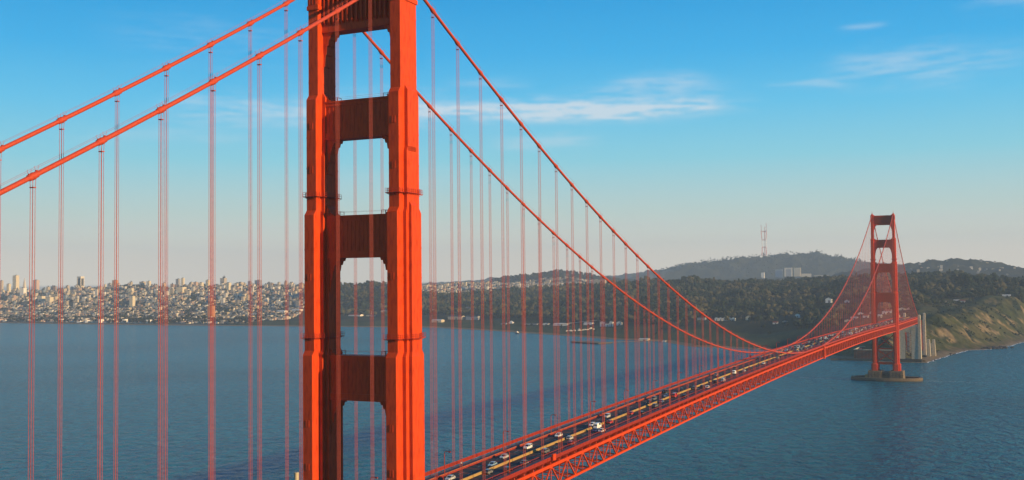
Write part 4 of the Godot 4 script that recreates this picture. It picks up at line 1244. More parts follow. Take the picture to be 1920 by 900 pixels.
const CITY_HILL := [Vector2(-370, -5420), Vector2(-431, -6067), Vector2(1, -6193), Vector2(212, -6145), Vector2(207, -5445)]
const FAR_HILL := [Vector2(-2547, -8221), Vector2(-2654, -8555), Vector2(-1737, -8950), Vector2(-873, -8987), Vector2(-761, -7993), Vector2(-1728, -7929)]

func in_area(area: Array, x: float, z: float) -> bool:
	return Geometry2D.is_point_in_polygon(Vector2(x, z), PackedVector2Array(area))

func wall_color(k: String) -> Color:
	return {"c": lin(0.62, 0.54, 0.38), "w": lin(0.78, 0.74, 0.66), "g": lin(0.30, 0.30, 0.31), "b": lin(0.22, 0.26, 0.32), "o": lin(0.48, 0.26, 0.13), "p": lin(0.52, 0.38, 0.31), "t": lin(0.46, 0.38, 0.28), "frame": lin(0.66, 0.60, 0.48), "taper": lin(0.6, 0.54, 0.44), "mast": lin(0.42, 0.37, 0.31)}[k]

func block(e: Array) -> void:
	var y0 := height(e[0], e[1]) - 4.0
	var h: float = maxf(e[2] - y0, 14.0)
	var w: float = e[3] / 2.0
	var k: String = e[4]
	var m: StandardMaterial3D = matte("wall_" + k, wall_color(k), 0.8, greys(0.85, 1.0), 25.0) if not M.has("wall_" + k) else M["wall_" + k]
	var t := thing("tower_block" if e[6] == "tower" else "city_building", e[5], e[6], Vector3(e[0], y0, e[1]), rng.randf_range(0.02, 0.14), "large buildings of the far city")
	var b := MB.new()
	var d: float = w * (0.9 if e[3] < 40 else 18.0 / e[3])
	var r := MB.new()
	if k == "taper": b.frustum(Vector3.ZERO, Vector2(w * 1.15, w * 1.1), Vector2(w * 0.1, w * 0.1), h)
	elif k == "frame": # a raised rim round the recessed fronts
		b.box(Vector3(-w + 1.5, 0, -d + 1.5), Vector3(w - 1.5, h - 1.5, d - 1.5))
		for f in [-1.0, 1.0]:
			for x in [-w, w - w * 0.3]: b.box(Vector3(x, 0, -d if f < 0 else d - 1.45), Vector3(x + w * 0.3, h, -d + 1.45 if f < 0 else d))
			for z in [-d, d - d * 0.3]: b.box(Vector3(-w - 0.05 if f < 0 else w - 1.45, 0, z + 0.05), Vector3(-w + 1.45 if f < 0 else w + 0.05, h, z + d * 0.3 - 0.05))
		b.box(Vector3(-w - 0.1, h - 7.0, -d - 0.1), Vector3(w + 0.1, h + 0.1, d + 0.1))
		r.cbox(Vector3(0, h * 0.45, 0), Vector3(w * 2 - 2.8, h * 0.86, d * 2 - 2.8))
	else:
		b.box(Vector3(-w, 0, -d), Vector3(w, h - 1.2, d))
		for f in [-1.0, 1.0]: # parapet
			b.box(Vector3(-w - 0.1, h - 1.2, f * d - 0.4), Vector3(w + 0.1, h, f * d + 0.4))
			b.box(Vector3(f * w - 0.4, h - 1.2, -d + 0.41), Vector3(f * w + 0.4, h, d - 0.41))
		var lines := int(w * 2 / 7.0)
		for q in lines: # piers of the street front
			for f in [-1.0, 1.0]: b.cbox(Vector3(-w + (q + 0.5) * 2 * w / lines, h / 2 - 1.0, f * (d + 0.2)), Vector3(1.6, h - 3.0, 0.5))
		for q in int(d * 2 / 7.0):
			for f in [-1.0, 1.0]: b.cbox(Vector3(f * (w + 0.2), h / 2 - 1.0, -d + (q + 0.5) * 2 * d / int(d * 2 / 7.0)), Vector3(0.5, h - 3.0, 1.6))
		r.cbox(Vector3(w * 0.15, h + 0.6, d * 0.1), Vector3(w * 0.8, 3.6, d * 0.8))
		r.cbox(Vector3(0, h - 1.1, 0), Vector3(w * 2 - 0.9, 0.3, d * 2 - 0.9))
		if k == "mast":
			r.cbox(Vector3(w * 0.3, h + 4.5, 0), Vector3(w * 0.7, 8.0, w * 0.7))
			r.bar(Vector3(w * 0.3, h + 8, 0), Vector3(w * 0.3, h + 18, 0), 1.0, 1.0)
	part("wall", b.mesh(m), t)
	if r.v.size(): part("roof_house" if k != "frame" else "recessed_front", r.mesh(M.slate if k != "frame" else M["wall_g"] if M.has("wall_g") else M.slate), t)

func low_building(e: Array) -> void:
	var k: String = e[4]
	var y0 := height(e[0], e[1]) - 0.6
	var w: float = e[2] / 2.0 / 1.12
	var h: float = e[3] + 0.6
	var d := clampf(w * 0.8, 4.5, 11.0)
	var key: String = k.get_slice("_", 1) if "_" in k else "w"
	var m: StandardMaterial3D = matte("plaster_" + key, wall_color(key), 0.8, greys(0.85, 1.0), 10.0) if not M.has("plaster_" + key) else M["plaster_" + key]
	var t := thing({"house": "house", "shed": "shed", "hall": "hall", "hangar": "hangar", "hut": "hut", "pavilion": "pavilion", "building": "low_building"}[e[6]], e[5], e[6], Vector3(e[0], y0, e[1]), 0.0, "low buildings behind the far shore")
	var rise := minf(h * 0.42, d * 0.75)
	var eave := h - rise
	if k.begins_with("shed"):
		rise = h * 0.22
		eave = h - rise
	var b := MB.new()
	var r := MB.new()
	if k == "tent":
		b.box(Vector3(-w, 0, -d), Vector3(w, h * 0.35, d))
		r.frustum(Vector3(0, h * 0.35, 0), Vector2(w + 0.5, d + 0.5), Vector2(w * 0.5, d * 0.5), h * 0.4)
		r.frustum(Vector3(0, h * 0.75, 0), Vector2(w * 0.5, d * 0.5), Vector2(0.1, 0.1), h * 0.25)
	else:
		var along := k.begins_with("shed") or k == "redroof"
		b.box(Vector3(-w, 0, -d), Vector3(w, eave, d))
		var a := Vector2(w, d)
		if along: # ridge along the long front
			for f in [-1.0, 1.0]:
				b.tri_out(Vector3(f * w, eave, -d), Vector3(f * w, eave, d), Vector3(f * w, h - 0.15, 0), Vector3(0, eave, 0))
				r.hexa([Vector3(-w - 0.4, eave - 0.1, f * (d + 0.5)), Vector3(w + 0.4, eave - 0.1, f * (d + 0.5)), Vector3(w + 0.4, h - 0.2, 0), Vector3(-w - 0.4, h - 0.2, 0), Vector3(-w - 0.4, eave + 0.2, f * (d + 0.5)), Vector3(w + 0.4, eave + 0.2, f * (d + 0.5)), Vector3(w + 0.4, h + 0.1, 0), Vector3(-w - 0.4, h + 0.1, 0)])
		else: # gable towards the water
			for f in [-1.0, 1.0]:
				b.tri_out(Vector3(-w, eave, f * d), Vector3(w, eave, f * d), Vector3(0, h - 0.15, f * d), Vector3(0, eave, 0))
				r.hexa([Vector3(f * (w + 0.4), eave - 0.1, -d - 0.4), Vector3(f * (w + 0.4), eave - 0.1, d + 0.4), Vector3(0, h - 0.2, d + 0.4), Vector3(0, h - 0.2, -d - 0.4), Vector3(f * (w + 0.4), eave + 0.2, -d - 0.4), Vector3(f * (w + 0.4), eave + 0.2, d + 0.4), Vector3(0, h + 0.1, d + 0.4), Vector3(0, h + 0.1, -d - 0.4)])
	part("wall", b.mesh(m), t)
	part("roof", r.mesh(M.red_tile if k == "redroof" else M.white_wall if k in ["tent", "shed_w", "shed_c"] else M.slate), t)
	if k != "tent":
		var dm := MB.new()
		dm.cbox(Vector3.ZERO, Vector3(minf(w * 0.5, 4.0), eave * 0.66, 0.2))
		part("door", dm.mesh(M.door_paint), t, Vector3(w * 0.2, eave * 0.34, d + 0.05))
		var win := MB.new()
		win.cbox(Vector3.ZERO, Vector3(0.2, eave * 0.34, 1.6))
		var wm := win.mesh(M.glass_dark)
		for q in 3: part("window", wm, t, Vector3(w + 0.05, eave * 0.55, -d * 0.6 + q * d * 0.6))

func house_mesh(kind: int) -> ArrayMesh: # ten metres wide; walls take the copy's colour
	var b := MB.new()
	b.tinted = true
	var r := MB.new()
	if kind == 0:
		b.box(Vector3(-5, -6, -7), Vector3(5, 7.5, 7))
		r.box(Vector3(-4.7, 7.5, -6.7), Vector3(4.7, 7.8, 6.7))
		r.box(Vector3(-1.5, 7.8, -2), Vector3(1.2, 9.6, 1.5))
	elif kind == 1:
		b.box(Vector3(-5, -6, -7), Vector3(5, 6.5, 7))
		for f in [-1.0, 1.0]:
			b.tri_out(Vector3(f * 5, 6.5, -7), Vector3(f * 5, 6.5, 7), Vector3(f * 5, 9.4, 0), Vector3(0, 6, 0))
			r.hexa([Vector3(-5.3, 6.3, f * 7.4), Vector3(5.3, 6.3, f * 7.4), Vector3(5.3, 9.4, 0), Vector3(-5.3, 9.4, 0), Vector3(-5.3, 6.6, f * 7.4), Vector3(5.3, 6.6, f * 7.4), Vector3(5.3, 9.7, 0), Vector3(-5.3, 9.7, 0)])
	elif kind == 2:
		b.box(Vector3(-7, -6, -9), Vector3(7, 12.5, 9))
		b.box(Vector3(-7.3, 4, -5), Vector3(-6.9, 11.5, -2))
		b.box(Vector3(7.0, 2, -6), Vector3(7.8, 11.5, -3))
		b.box(Vector3(7.0, 2, 2), Vector3(7.8, 11.5, 5))
		r.box(Vector3(-6.7, 12.5, -8.7), Vector3(6.7, 12.8, 8.7))
		r.box(Vector3(-2, 12.8, -3), Vector3(2, 15, 2))
	else:
		b.box(Vector3(-9, -6, -5), Vector3(9, 5.0, 5))
		for f in [-1.0, 1.0]:
			b.tri_out(Vector3(f * 9, 5.0, -5), Vector3(f * 9, 5.0, 5), Vector3(f * 9, 7.2, 0), Vector3(0, 4, 0))
			r.hexa([Vector3(-9.3, 4.8, f * 5.4), Vector3(9.3, 4.8, f * 5.4), Vector3(9.3, 7.1, 0), Vector3(-9.3, 7.1, 0), Vector3(-9.3, 5.1, f * 5.4), Vector3(9.3, 5.1, f * 5.4), Vector3(9.3, 7.4, 0), Vector3(-9.3, 7.4, 0)])
	return r.mesh(M.slate if kind < 3 else M.red_tile, b.mesh(M.house_wall))

func copies(called: String, me: Mesh, where: Array, colors: Array, label: String, category: String) -> void:
	var mm := MultiMesh.new()
	mm.transform_format = MultiMesh.TRANSFORM_3D
	mm.use_colors = true
	mm.mesh = me
	mm.instance_count = where.size()
	for i in where.size():
		mm.set_instance_transform(i, where[i])
		mm.set_instance_color(i, colors[i])
	var o := MultiMeshInstance3D.new()
	o.name = numbered(called)
	o.multimesh = mm
	add_child(o)
	tag(o, label, category, "", "stuff")

func house_tint() -> Color: # linear
	var k := rng.randf()
	var v := rng.randf_range(0.6, 1.0)
	if k < 0.3: return Color(0.70, 0.66, 0.58) * v
	if k < 0.58: return Color(0.62, 0.53, 0.39) * v
	if k < 0.72: return Color(0.5, 0.36, 0.28) * v
	if k < 0.9: return Color(0.32, 0.31, 0.3) * v
	return Color(0.34, 0.4, 0.45) * v

func city() -> void:
	for e in BLOCKS: block(e)
	for e in LOW: low_building(e)
	var meshes := [house_mesh(0), house_mesh(1), house_mesh(2), house_mesh(3)]
	var tinted := []
	for k in 4:
		var list := []
		for q in 6:
			var b := house_mesh(k)
			var m: StandardMaterial3D = matte("small_house_%d" % q, [lin(0.72, 0.68, 0.6), lin(0.6, 0.5, 0.35), lin(0.66, 0.62, 0.55), lin(0.5, 0.36, 0.28), lin(0.36, 0.35, 0.34), lin(0.75, 0.72, 0.66)][q], 0.85) if not M.has("small_house_%d" % q) else M["small_house_%d" % q]
			b.surface_set_material(0, m)
			list.append(b)
		tinted.append(list)
	var spots := []
	for e in [[CITY_SLOPE, 15.0, 0.95], [CITY_RIDGE, 19.0, 0.8], [CITY_HILL, 34.0, 0.22]]:
		var area: Array = e[0]
		var lo := Vector2(1e9, 1e9)
		var hi := -lo
		for p in area:
			lo = lo.min(p)
			hi = hi.max(p)
		var x := lo.x
		while x < hi.x:
			var z := lo.y
			while z < hi.y:
				var p := Vector2(x + rng.randf_range(-4, 4), z + rng.randf_range(-5, 5))
				z += e[1]
				if rng.randf() > e[2] * 0.86 or not in_area(area, p.x, p.y): continue
				if noise.get_noise_2d(p.x * 0.006 + 300, p.y * 0.006) > 0.26: continue # parks
				if fposmod(p.x + p.y * 0.12, 130.0) < 15.0: continue # avenues
				var d := inland(p.x, p.y)
				if d < 70.0: continue
				spots.append([p, d, area == CITY_SLOPE])
			x += e[1]
	spots.sort_custom(func(a, b): return a[1] < b[1])
	var where := [[], [], [], []]
	var cols := [[], [], [], []]
	var singles := 0
	for e in spots:
		var p: Vector2 = e[0]
		var h := height(p.x, p.y)
		var k := rng.randi() % 2
		if rng.randf() < (0.22 if h > 55.0 else 0.1): k = 2
		elif e[1] < 320.0 and rng.randf() < 0.4: k = 3
		var sc := 0.82 * Vector3(rng.randf_range(0.7, 1.3), rng.randf_range(0.8, 1.3) * (rng.randf_range(1.4, 2.4) if k == 2 and rng.randf() < 0.4 and h > 45.0 and e[2] else 1.0), rng.randf_range(0.8, 1.3))
		var tr := Transform3D(Basis(Vector3.UP, 0.14 + PI / 2 * (rng.randi() % 2)).scaled_local(sc), Vector3(p.x, h, p.y))
		if e[2] and singles < 170:
			singles += 1
			var o := part("small_house", tinted[k][rng.randi() % 6], self)
			o.transform = tr
			tag(o, "small house in the crowded streets just behind the far city shore", "house", "small houses behind the city shore")
		else:
			where[k].append(tr)
			cols[k].append(house_tint())
	for k in 4: copies("distant_houses", meshes[k], where[k], cols[k], ["flat roofed pale houses covering the far city slopes", "gabled pale houses covering the far city slopes", "bay fronted apartment houses on the far city slopes", "long low houses with red roofs in the far city"][k], "houses")

func tree_mesh(sd: int, conifer: bool, split := false) -> Array: # about ten metres tall: [crown, trunk]
	var g := RandomNumberGenerator.new()
	g.seed = sd
	var b := MB.new()
	b.tinted = true
	var f := FastNoiseLite.new()
	f.seed = sd
	f.frequency = 0.55
	var lobes := []
	var n := 7 if not conifer else 6
	for k in n:
		if conifer: lobes.append([Vector3(g.randf_range(-0.3, 0.3), 2.6 + k * 1.25, g.randf_range(-0.3, 0.3)), Vector3(2.7 - k * 0.36, 1.35, 2.7 - k * 0.36)])
		else:
			var a := g.randf() * TAU
			var rr := g.randf_range(0.8, 2.6)
			lobes.append([Vector3(cos(a) * rr, g.randf_range(4.6, 8.0) - rr * 0.35, sin(a) * rr), Vector3(g.randf_range(1.5, 2.5), g.randf_range(1.1, 1.7), g.randf_range(1.5, 2.5))])
	for l in lobes: # a rough ball of leaf clumps, each face jutting by itself
		var rows := 6
		var cols := 9
		var grid_ := []
		for i in rows + 1:
			var row := []
			for j in cols:
				var th := PI * i / rows
				var ph := TAU * (j + 0.5 * (i % 2)) / cols
				var o := Vector3(sin(th) * cos(ph), cos(th), sin(th) * sin(ph))
				var q: Vector3 = l[0] + o * l[1] * (1.0 + g.randf_range(-0.24, 0.24) if i > 0 and i < rows else 0.9)
				row.append(q)
			grid_.append(row)
		for i in rows:
			for j in cols:
				var tone := g.randf_range(0.7, 1.0)
				b.col = Color(tone, tone, tone)
				var j2 := (j + 1) % cols
				if i < rows - 1: b.tri_out(grid_[i][j], grid_[i + 1][j], grid_[i + 1][j2], l[0])
				if i > 0: b.tri_out(grid_[i][j], grid_[i + 1][j2] if i < rows - 1 else grid_[rows][0], grid_[i][j2], l[0])
		for q in 14: # loose sprays round the edge
			var o := Vector3(g.randfn(), g.randfn(), g.randfn()).normalized()
			var c0: Vector3 = l[0] + o * l[1] * g.randf_range(0.95, 1.28)
			var u := Vector3(g.randfn(), g.randfn(), g.randfn()).normalized() * 0.42
			var w := o.cross(u).normalized() * 0.42
			var tone2 := g.randf_range(0.7, 1.0)
			b.col = Color(tone2, tone2, tone2)
			b.tri_out(c0 - u, c0 + u, c0 + w, l[0])
	var t := MB.new()
	t.tube([Vector3(0, -1, 0), Vector3(0.1, 2.5, 0.05), Vector3(0.05, 5.5, 0)], [0.36, 0.27, 0.14], 6)
	if not conifer:
		for k in 4: t.tube([Vector3(0.08, 2.6 + k * 0.4, 0), Vector3(cos(k * 1.7) * 1.6, 5.0 + k * 0.3, sin(k * 1.7) * 1.6)], [0.16, 0.06], 5)
	if split: return [b, t]
	return [t.mesh(M.bark, b.mesh(M.leaves))]

func woods() -> void:
	var kinds := []
	for k in 6: kinds.append(tree_mesh(40 + k, k == 4)[0])
	var where := [[], [], [], [], [], []]
	var cols := [[], [], [], [], [], []]
	var put := func(x: float, z: float, size: float, tone: Color):
		var k := rng.randi() % 6
		where[k].append(Transform3D(Basis(Vector3.UP, rng.randf() * TAU).scaled_local(Vector3(size * rng.randf_range(0.85, 1.3), size * rng.randf_range(0.85, 1.2), size * rng.randf_range(0.85, 1.3))), Vector3(x, height(x, z) - 0.4 * size, z)))
		cols[k].append(tone)
	var yards := []
	for e in LOW: yards.append(Vector2(e[0] + 6.0, e[1] + 30.0))
	var tint := func(x: float, z: float) -> Color: # groves of one kind stand together
		var a := noise.get_noise_2d(x * 0.006 - 40, z * 0.006)
		var c := Color(0.030, 0.048, 0.024).lerp(Color(0.13, 0.118, 0.055), smoothstep(-0.05, 0.2, a + 0.5 * noise.get_noise_2d(x * 0.02, z * 0.02)))
		return c * rng.randf_range(0.75, 1.3)
	var x := -2560.0
	while x < 320.0:
		var z := -2050.0
		while z > -4420.0:
			var q := Vector2(x + rng.randf_range(-8, 8), z + rng.randf_range(-8, 8))
			z -= 17.0
			if not in_area(WOOD, q.x, q.y): continue
			if noise.get_noise_2d(q.x * 0.005 + 90, q.y * 0.005) > 0.3: continue
			var free := true
			for y in yards:
				if y.distance_squared_to(q) < 2100.0:
					free = false
					break
			if not free: continue
			put.call(q.x, q.y, rng.randf_range(1.3, 2.5) * (1.0 + 0.5 * noise.get_noise_2d(q.x * 0.01 + 7, q.y * 0.01)), tint.call(q.x, q.y))
		x += 17.0
	# street trees and parks among the houses, scrub on the far hills, bushes on the bluffs
	for k in 4200:
		var q := Vector2(rng.randf_range(-5400, -2200), rng.randf_range(-2660, -4330))
		if not in_area(CITY_SLOPE, q.x, q.y): continue
		if inland(q.x, q.y) < 40.0: continue
		put.call(q.x, q.y, rng.randf_range(0.8, 1.5) * (1.25 if noise.get_noise_2d(q.x * 0.006 + 300, q.y * 0.006) > 0.24 else 1.0), Color(0.03, 0.042, 0.022) * rng.randf_range(0.7, 1.4))
	for k in 1500: # wooded crest and shore groves in the city
		var q := Vector2(rng.randf_range(-4080, -3680), rng.randf_range(-3720, -3960)) if k < 420 else Vector2(rng.randf_range(-2900, -2250), rng.randf_range(-2690, -2830)) if k < 760 else Vector2(rng.randf_range(-3500, -2300), rng.randf_range(-2650, -3700))
		if k < 420 and (q - Vector2(-3880, -3830)).length() > 130.0: continue
		if k >= 760 and noise.get_noise_2d(q.x * 0.006 + 300, q.y * 0.006) < 0.25: continue
		if k >= 420 and k < 760 and noise.get_noise_2d(q.x * 0.008, q.y * 0.008 + 9) < 0.0: continue
		put.call(q.x, q.y, rng.randf_range(1.0, 1.7), Color(0.028, 0.036, 0.022) * rng.randf_range(0.8, 1.3))
	for k in 2600:
		var q := Vector2(rng.randf_range(-2660, -740), rng.randf_range(-7900, -9000))
		if in_area(FAR_HILL, q.x, q.y): put.call(q.x, q.y, rng.randf_range(0.9, 1.6), Color(0.035, 0.042, 0.03) * rng.randf_range(0.8, 1.3))
	for k in 1500: # belts of trees along the city shore
		var q := Vector2(rng.randf_range(-3900, -2250), rng.randf_range(-2660, -2900))
		var d := inland(q.x, q.y)
		if d > 45.0 and d < 220.0 and noise.get_noise_2d(q.x * 0.005 + 20, q.y * 0.008) > 0.02: put.call(q.x, q.y, rng.randf_range(0.9, 1.6), Color(0.028, 0.036, 0.02) * rng.randf_range(0.8, 1.4))
	for k in 900:
		var q := Vector2(rng.randf_range(-2800, -2150), rng.randf_range(-5500, -6100))
		put.call(q.x, q.y, rng.randf_range(1.3, 2.2), Color(0.03, 0.038, 0.026))
	for k in 9000:
		var q := Vector2(rng.randf_range(-60, 330), rng.randf_range(-1660, -2950))
		var d := inland(q.x, q.y)
		if d < 25.0 or noise.get_noise_2d(q.x * 0.018 - 31, q.y * 0.018 + 12) + 0.2 * noise.get_noise_2d(q.x * 0.1, q.y * 0.1) < 0.24: continue
		put.call(q.x, q.y, rng.randf_range(0.2, 0.5), Color(0.026, 0.036, 0.018) * rng.randf_range(0.8, 1.4))
	for k in 500:
		var q := Vector2(rng.randf_range(-1300, -300), rng.randf_range(-2150, -2700))
		if inland(q.x, q.y) > 130.0 and noise.get_noise_2d(q.x * 0.01, q.y * 0.01) > 0.2: put.call(q.x, q.y, rng.randf_range(0.5, 1.1), Color(0.025, 0.035, 0.018))
	for k in 6: copies("forest", kinds[k], where[k], cols[k], "dense mixed woods covering the far hills and parks", "forest")
	# trees that stand free at the edge of the wood above the bluffs and by the meadows
	var pairs := [tree_mesh(71, false, true), tree_mesh(72, false, true), tree_mesh(73, true, true)]
	var tone := matte("crown_green", lin(0.035, 0.048, 0.022), 0.9)
	tone.vertex_color_use_as_albedo = true
	var pm := pairs.map(func(p): return [p[0].mesh(tone), p[1].mesh(M.bark)])
	var done := 0
	while done < 36:
		var a := done / 36.0
		var q := Vector2(lerpf(-130, 170, a) + rng.randf_range(-14, 14), lerpf(-2330, -2790, a) + rng.randf_range(-30, 30)) if done < 24 else Vector2(rng.randf_range(-900, -250), rng.randf_range(-2420, -2300))
		done += 1
		if inland(q.x, q.y) < 90.0: continue
		var k := rng.randi() % 3
		var t := thing("tree", "dark free standing tree at the edge of the woods above the bluffs" if done <= 24 else "dark free standing tree behind the shore meadow", "tree", Vector3(q.x, height(q.x, q.y), q.y), rng.randf() * TAU, "free standing trees beyond the water")
		var sc := rng.randf_range(1.0, 1.7)
		for e in [["crown", 0], ["trunk", 1]]:
			var o := part(e[0], pm[k][e[1]], t)
			o.scale = Vector3.ONE * sc

func shore_things() -> void:
	# low pier reaching into the bay
	var t := thing("fishing_pier", "low pier with tan planked top reaching into the bay", "pier", Vector3(-700, 0, -1985))
	var top := MB.new()
	top.bar(Vector3(-44, 2.6, -20), Vector3(40, 2.6, 24), 42.0, 0.8)
	top.bar(Vector3(38, 2.55, 4), Vector3(140, 2.55, -112), 9.0, 0.7)
	part("planked_top", top.mesh(M.wood_deck), t)
	var edge := MB.new()
	edge.bar(Vector3(-44, 1.2, -20), Vector3(40, 1.2, 24), 40.0, 2.0)
	part("stone_core", edge.mesh(M.tide_stain), t)
	var pile := MB.new()
	pile.tube([Vector3(0, -4, 0), Vector3(0, 2.2, 0)], 0.5, 6)
	var plm := pile.mesh(M.tide_stain)
	for k in 10: part("pile", plm, t, Vector3(lerpf(44, 136, k / 9.0), 0, lerpf(-2, -108, k / 9.0)))
	# moored work boat with a white cabin
	var b := thing("boat", "dark hulled boat with white cabin moored near the far shore", "boat", Vector3(-1052, 0.0, -2340), 1.0)
	var hull := MB.new()
	var sec := [[-12.0, 0.3, 2.9], [-8.5, 2.4, 2.4], [-2.0, 3.2, 2.0], [6.0, 3.1, 2.0], [11.0, 2.5, 2.2]]
	for i in 4:
		var p: Array = sec[i]
		var q: Array = sec[i + 1]
		hull.hexa([Vector3(-p[1] * 0.6, -0.8, p[0]), Vector3(p[1] * 0.6, -0.8, p[0]), Vector3(q[1] * 0.6, -0.8, q[0]), Vector3(-q[1] * 0.6, -0.8, q[0]), Vector3(-p[1], p[2], p[0]), Vector3(p[1], p[2], p[0]), Vector3(q[1], q[2], q[0]), Vector3(-q[1], q[2], q[0])])
	part("hull", hull.mesh(M.hull_dark), b)
	var cab := MB.new()
	cab.box(Vector3(-2.0, 1.9, -3.5), Vector3(2.0, 4.4, 3.5))
	cab.frustum(Vector3(0, 4.4, -1.0), Vector2(1.7, 2.0), Vector2(1.4, 1.6), 2.0)
	part("cabin", cab.mesh(M.white_wall), b)
	var win := MB.new()
	win.box(Vector3(-2.05, 3.2, -2.8), Vector3(2.05, 3.9, 2.8))
	part("cabin_windows", win.mesh(M.glass_dark), b)
	var ms := MB.new()
	ms.tube([Vector3(0, 6.2, 0), Vector3(0, 11.5, 0)], [0.12, 0.06], 5)
	part("mast", ms.mesh(M.mast_white), b)
	# small white craft laid up in a yard on the meadow
	var craft := MB.new()
	for i in 4:
		var p: Array = sec[i]
		var q: Array = sec[i + 1]
		craft.hexa([Vector3(-p[1] * 0.3, 0.4, p[0] * 0.4), Vector3(p[1] * 0.3, 0.4, p[0] * 0.4), Vector3(q[1] * 0.3, 0.4, q[0] * 0.4), Vector3(-q[1] * 0.3, 0.4, q[0] * 0.4), Vector3(-p[1] * 0.5, p[2], p[0] * 0.45), Vector3(p[1] * 0.5, p[2], p[0] * 0.45), Vector3(q[1] * 0.5, q[2], q[0] * 0.45), Vector3(-q[1] * 0.5, q[2], q[0] * 0.45)])
	craft.box(Vector3(-0.9, 1.9, -1.4), Vector3(0.9, 3.6, 2.2))
	var cm := craft.mesh(M.white_wall)
	for k in 16:
		var q := Vector2(lerpf(-942, -872, k / 15.0) + rng.randf_range(-4, 4), lerpf(-2426, -2454, k / 15.0) + rng.randf_range(-14, 14))
		solo("laid_up_boat", cm, "small white boat laid up in the yard on the shore meadow", "boat", Vector3(q.x, height(q.x, q.y) - 0.3, q.y), rng.randf() * TAU, "white boats in the yard on the meadow")
	var fp := MB.new()
	fp.tube([Vector3.ZERO, Vector3(0, 18, 0)], [0.35, 0.2], 6)
	fp.tube([Vector3(0, 18, 0), Vector3(0, 18.6, 0)], 0.35, 6)
	solo("flagpole", fp.mesh(M.mast_white), "white flagpole beside the cream hall between the bridge legs", "flagpole", Vector3(-1912, height(-1912, -2955), -2955))
	# pale elevated road crossing the foot of the woods
	var v := thing("elevated_road", "pale elevated road crossing in front of the dark woods", "viaduct", Vector3(-880, 0, -2640))
	var rd := MB.new()
	var pts := [Vector3(-150, 44.5, 52), Vector3(-80, 43.6, 28), Vector3(-8, 43, 0), Vector3(78, 43.5, -29), Vector3(150, 44, -40)]
	for i in 5: pts[i].y = height(pts[i].x - 880.0, pts[i].z - 2640.0) + 6.0
	for i in 4: rd.bar(pts[i], pts[i + 1], 8.0, 1.3)
	part("roadway", rd.mesh(M.concrete), v)
	var post := MB.new()
	post.tube([Vector3(0, -12, 0), Vector3(0, 0, 0)], 0.8, 6)
	var pom := post.mesh(M.concrete)
	for i in 9:
		var u := i / 8.0 * 4.0
		var a: Vector3 = pts[mini(int(u), 3)]
		part("column", pom, v, a.lerp(pts[mini(int(u), 3) + 1], u - mini(int(u), 3)) - Vector3(0, 0.6, 0))
	# broken rocks off the point, surf along the beach
	var rk := []
	for k in 3:
		var m := MB.new()
		var f := RandomNumberGenerator.new()
		f.seed = 90 + k
		var cols := 8
		var rows := 5
		var gp := []
		for i in rows + 1:
			var row := []
			for j in cols:
				var th := PI * 0.62 * i / rows
				var o := Vector3(sin(th) * cos(TAU * j / cols), cos(th), sin(th) * sin(TAU * j / cols))
				row.append(o * Vector3(1.3, 0.9, 1.0) * (f.randf_range(0.7, 1.2) if i > 0 else 0.9))
			gp.append(row)
		for i in rows:
			for j in cols:
				m.quad_out(gp[i][j], gp[i][(j + 1) % cols], gp[i + 1][(j + 1) % cols], gp[i + 1][j], Vector3(0, -0.3, 0))
		rk.append(m.mesh(M.rock))
	for k in 42:
		var a := rng.randf()
		var q := Vector2(lerpf(92, 150, a) + rng.randf_range(-8, 12), lerpf(-2000, -2075, a) + rng.randf_range(-6, 34) * (1.0 - absf(a - 0.5))) if k < 30 else Vector2(rng.randf_range(32, 84), rng.randf_range(-1660, -1950))
		if k >= 30 and absf(inland(q.x, q.y)) > 12.0: q.x += inland(q.x, q.y) * 0.9
		var s := rng.randf_range(1.5, 5.5) if k < 30 else rng.randf_range(0.8, 2.2)
		var o := solo("sea_rock", rk[rng.randi() % 3], "dark broken rock in the surf off the point below the bluffs" if k < 30 else "small dark rock at the edge of the beach by the pylons", "rock", Vector3(q.x, 0.2, q.y), rng.randf() * TAU, "rocks along the beach under the bluffs")
		o.scale = Vector3(s, s * rng.randf_range(0.6, 1.1), s)
	var fm := MB.new()
	for k in range(16, 25):
		var a := WATERLINE[k]
		var c := WATERLINE[k + 1]
		var n := maxi(2, int(a.distance_to(c) / 3.0))
		var side := Vector2((c - a).y, -(c - a).x).normalized()
		if k == 16: continue
		for i in n:
			var p := a.lerp(c, i / float(n))
			var q := a.lerp(c, (i + 1) / float(n))
			var w0 := 1.2 + 5.5 * absf(noise.get_noise_2d(p.x * 0.05, p.y * 0.05))
			var w1 := 1.2 + 5.5 * absf(noise.get_noise_2d(q.x * 0.05, q.y * 0.05))
			var off := -side * (3.0 + 6.0 * noise.get_noise_2d(p.x * 0.03, p.y * 0.03))
			var off2 := -side * (3.0 + 6.0 * noise.get_noise_2d(q.x * 0.03, q.y * 0.03))
			fm.quad_out(Vector3(p.x + off.x, 0.09, p.y + off.y), Vector3(q.x + off2.x, 0.09, q.y + off2.y), Vector3(q.x + off2.x + side.x * w1, 0.09, q.y + off2.y + side.y * w1), Vector3(p.x + off.x + side.x * w0, 0.09, p.y + off.y + side.y * w0), Vector3(p.x, -9, p.y))
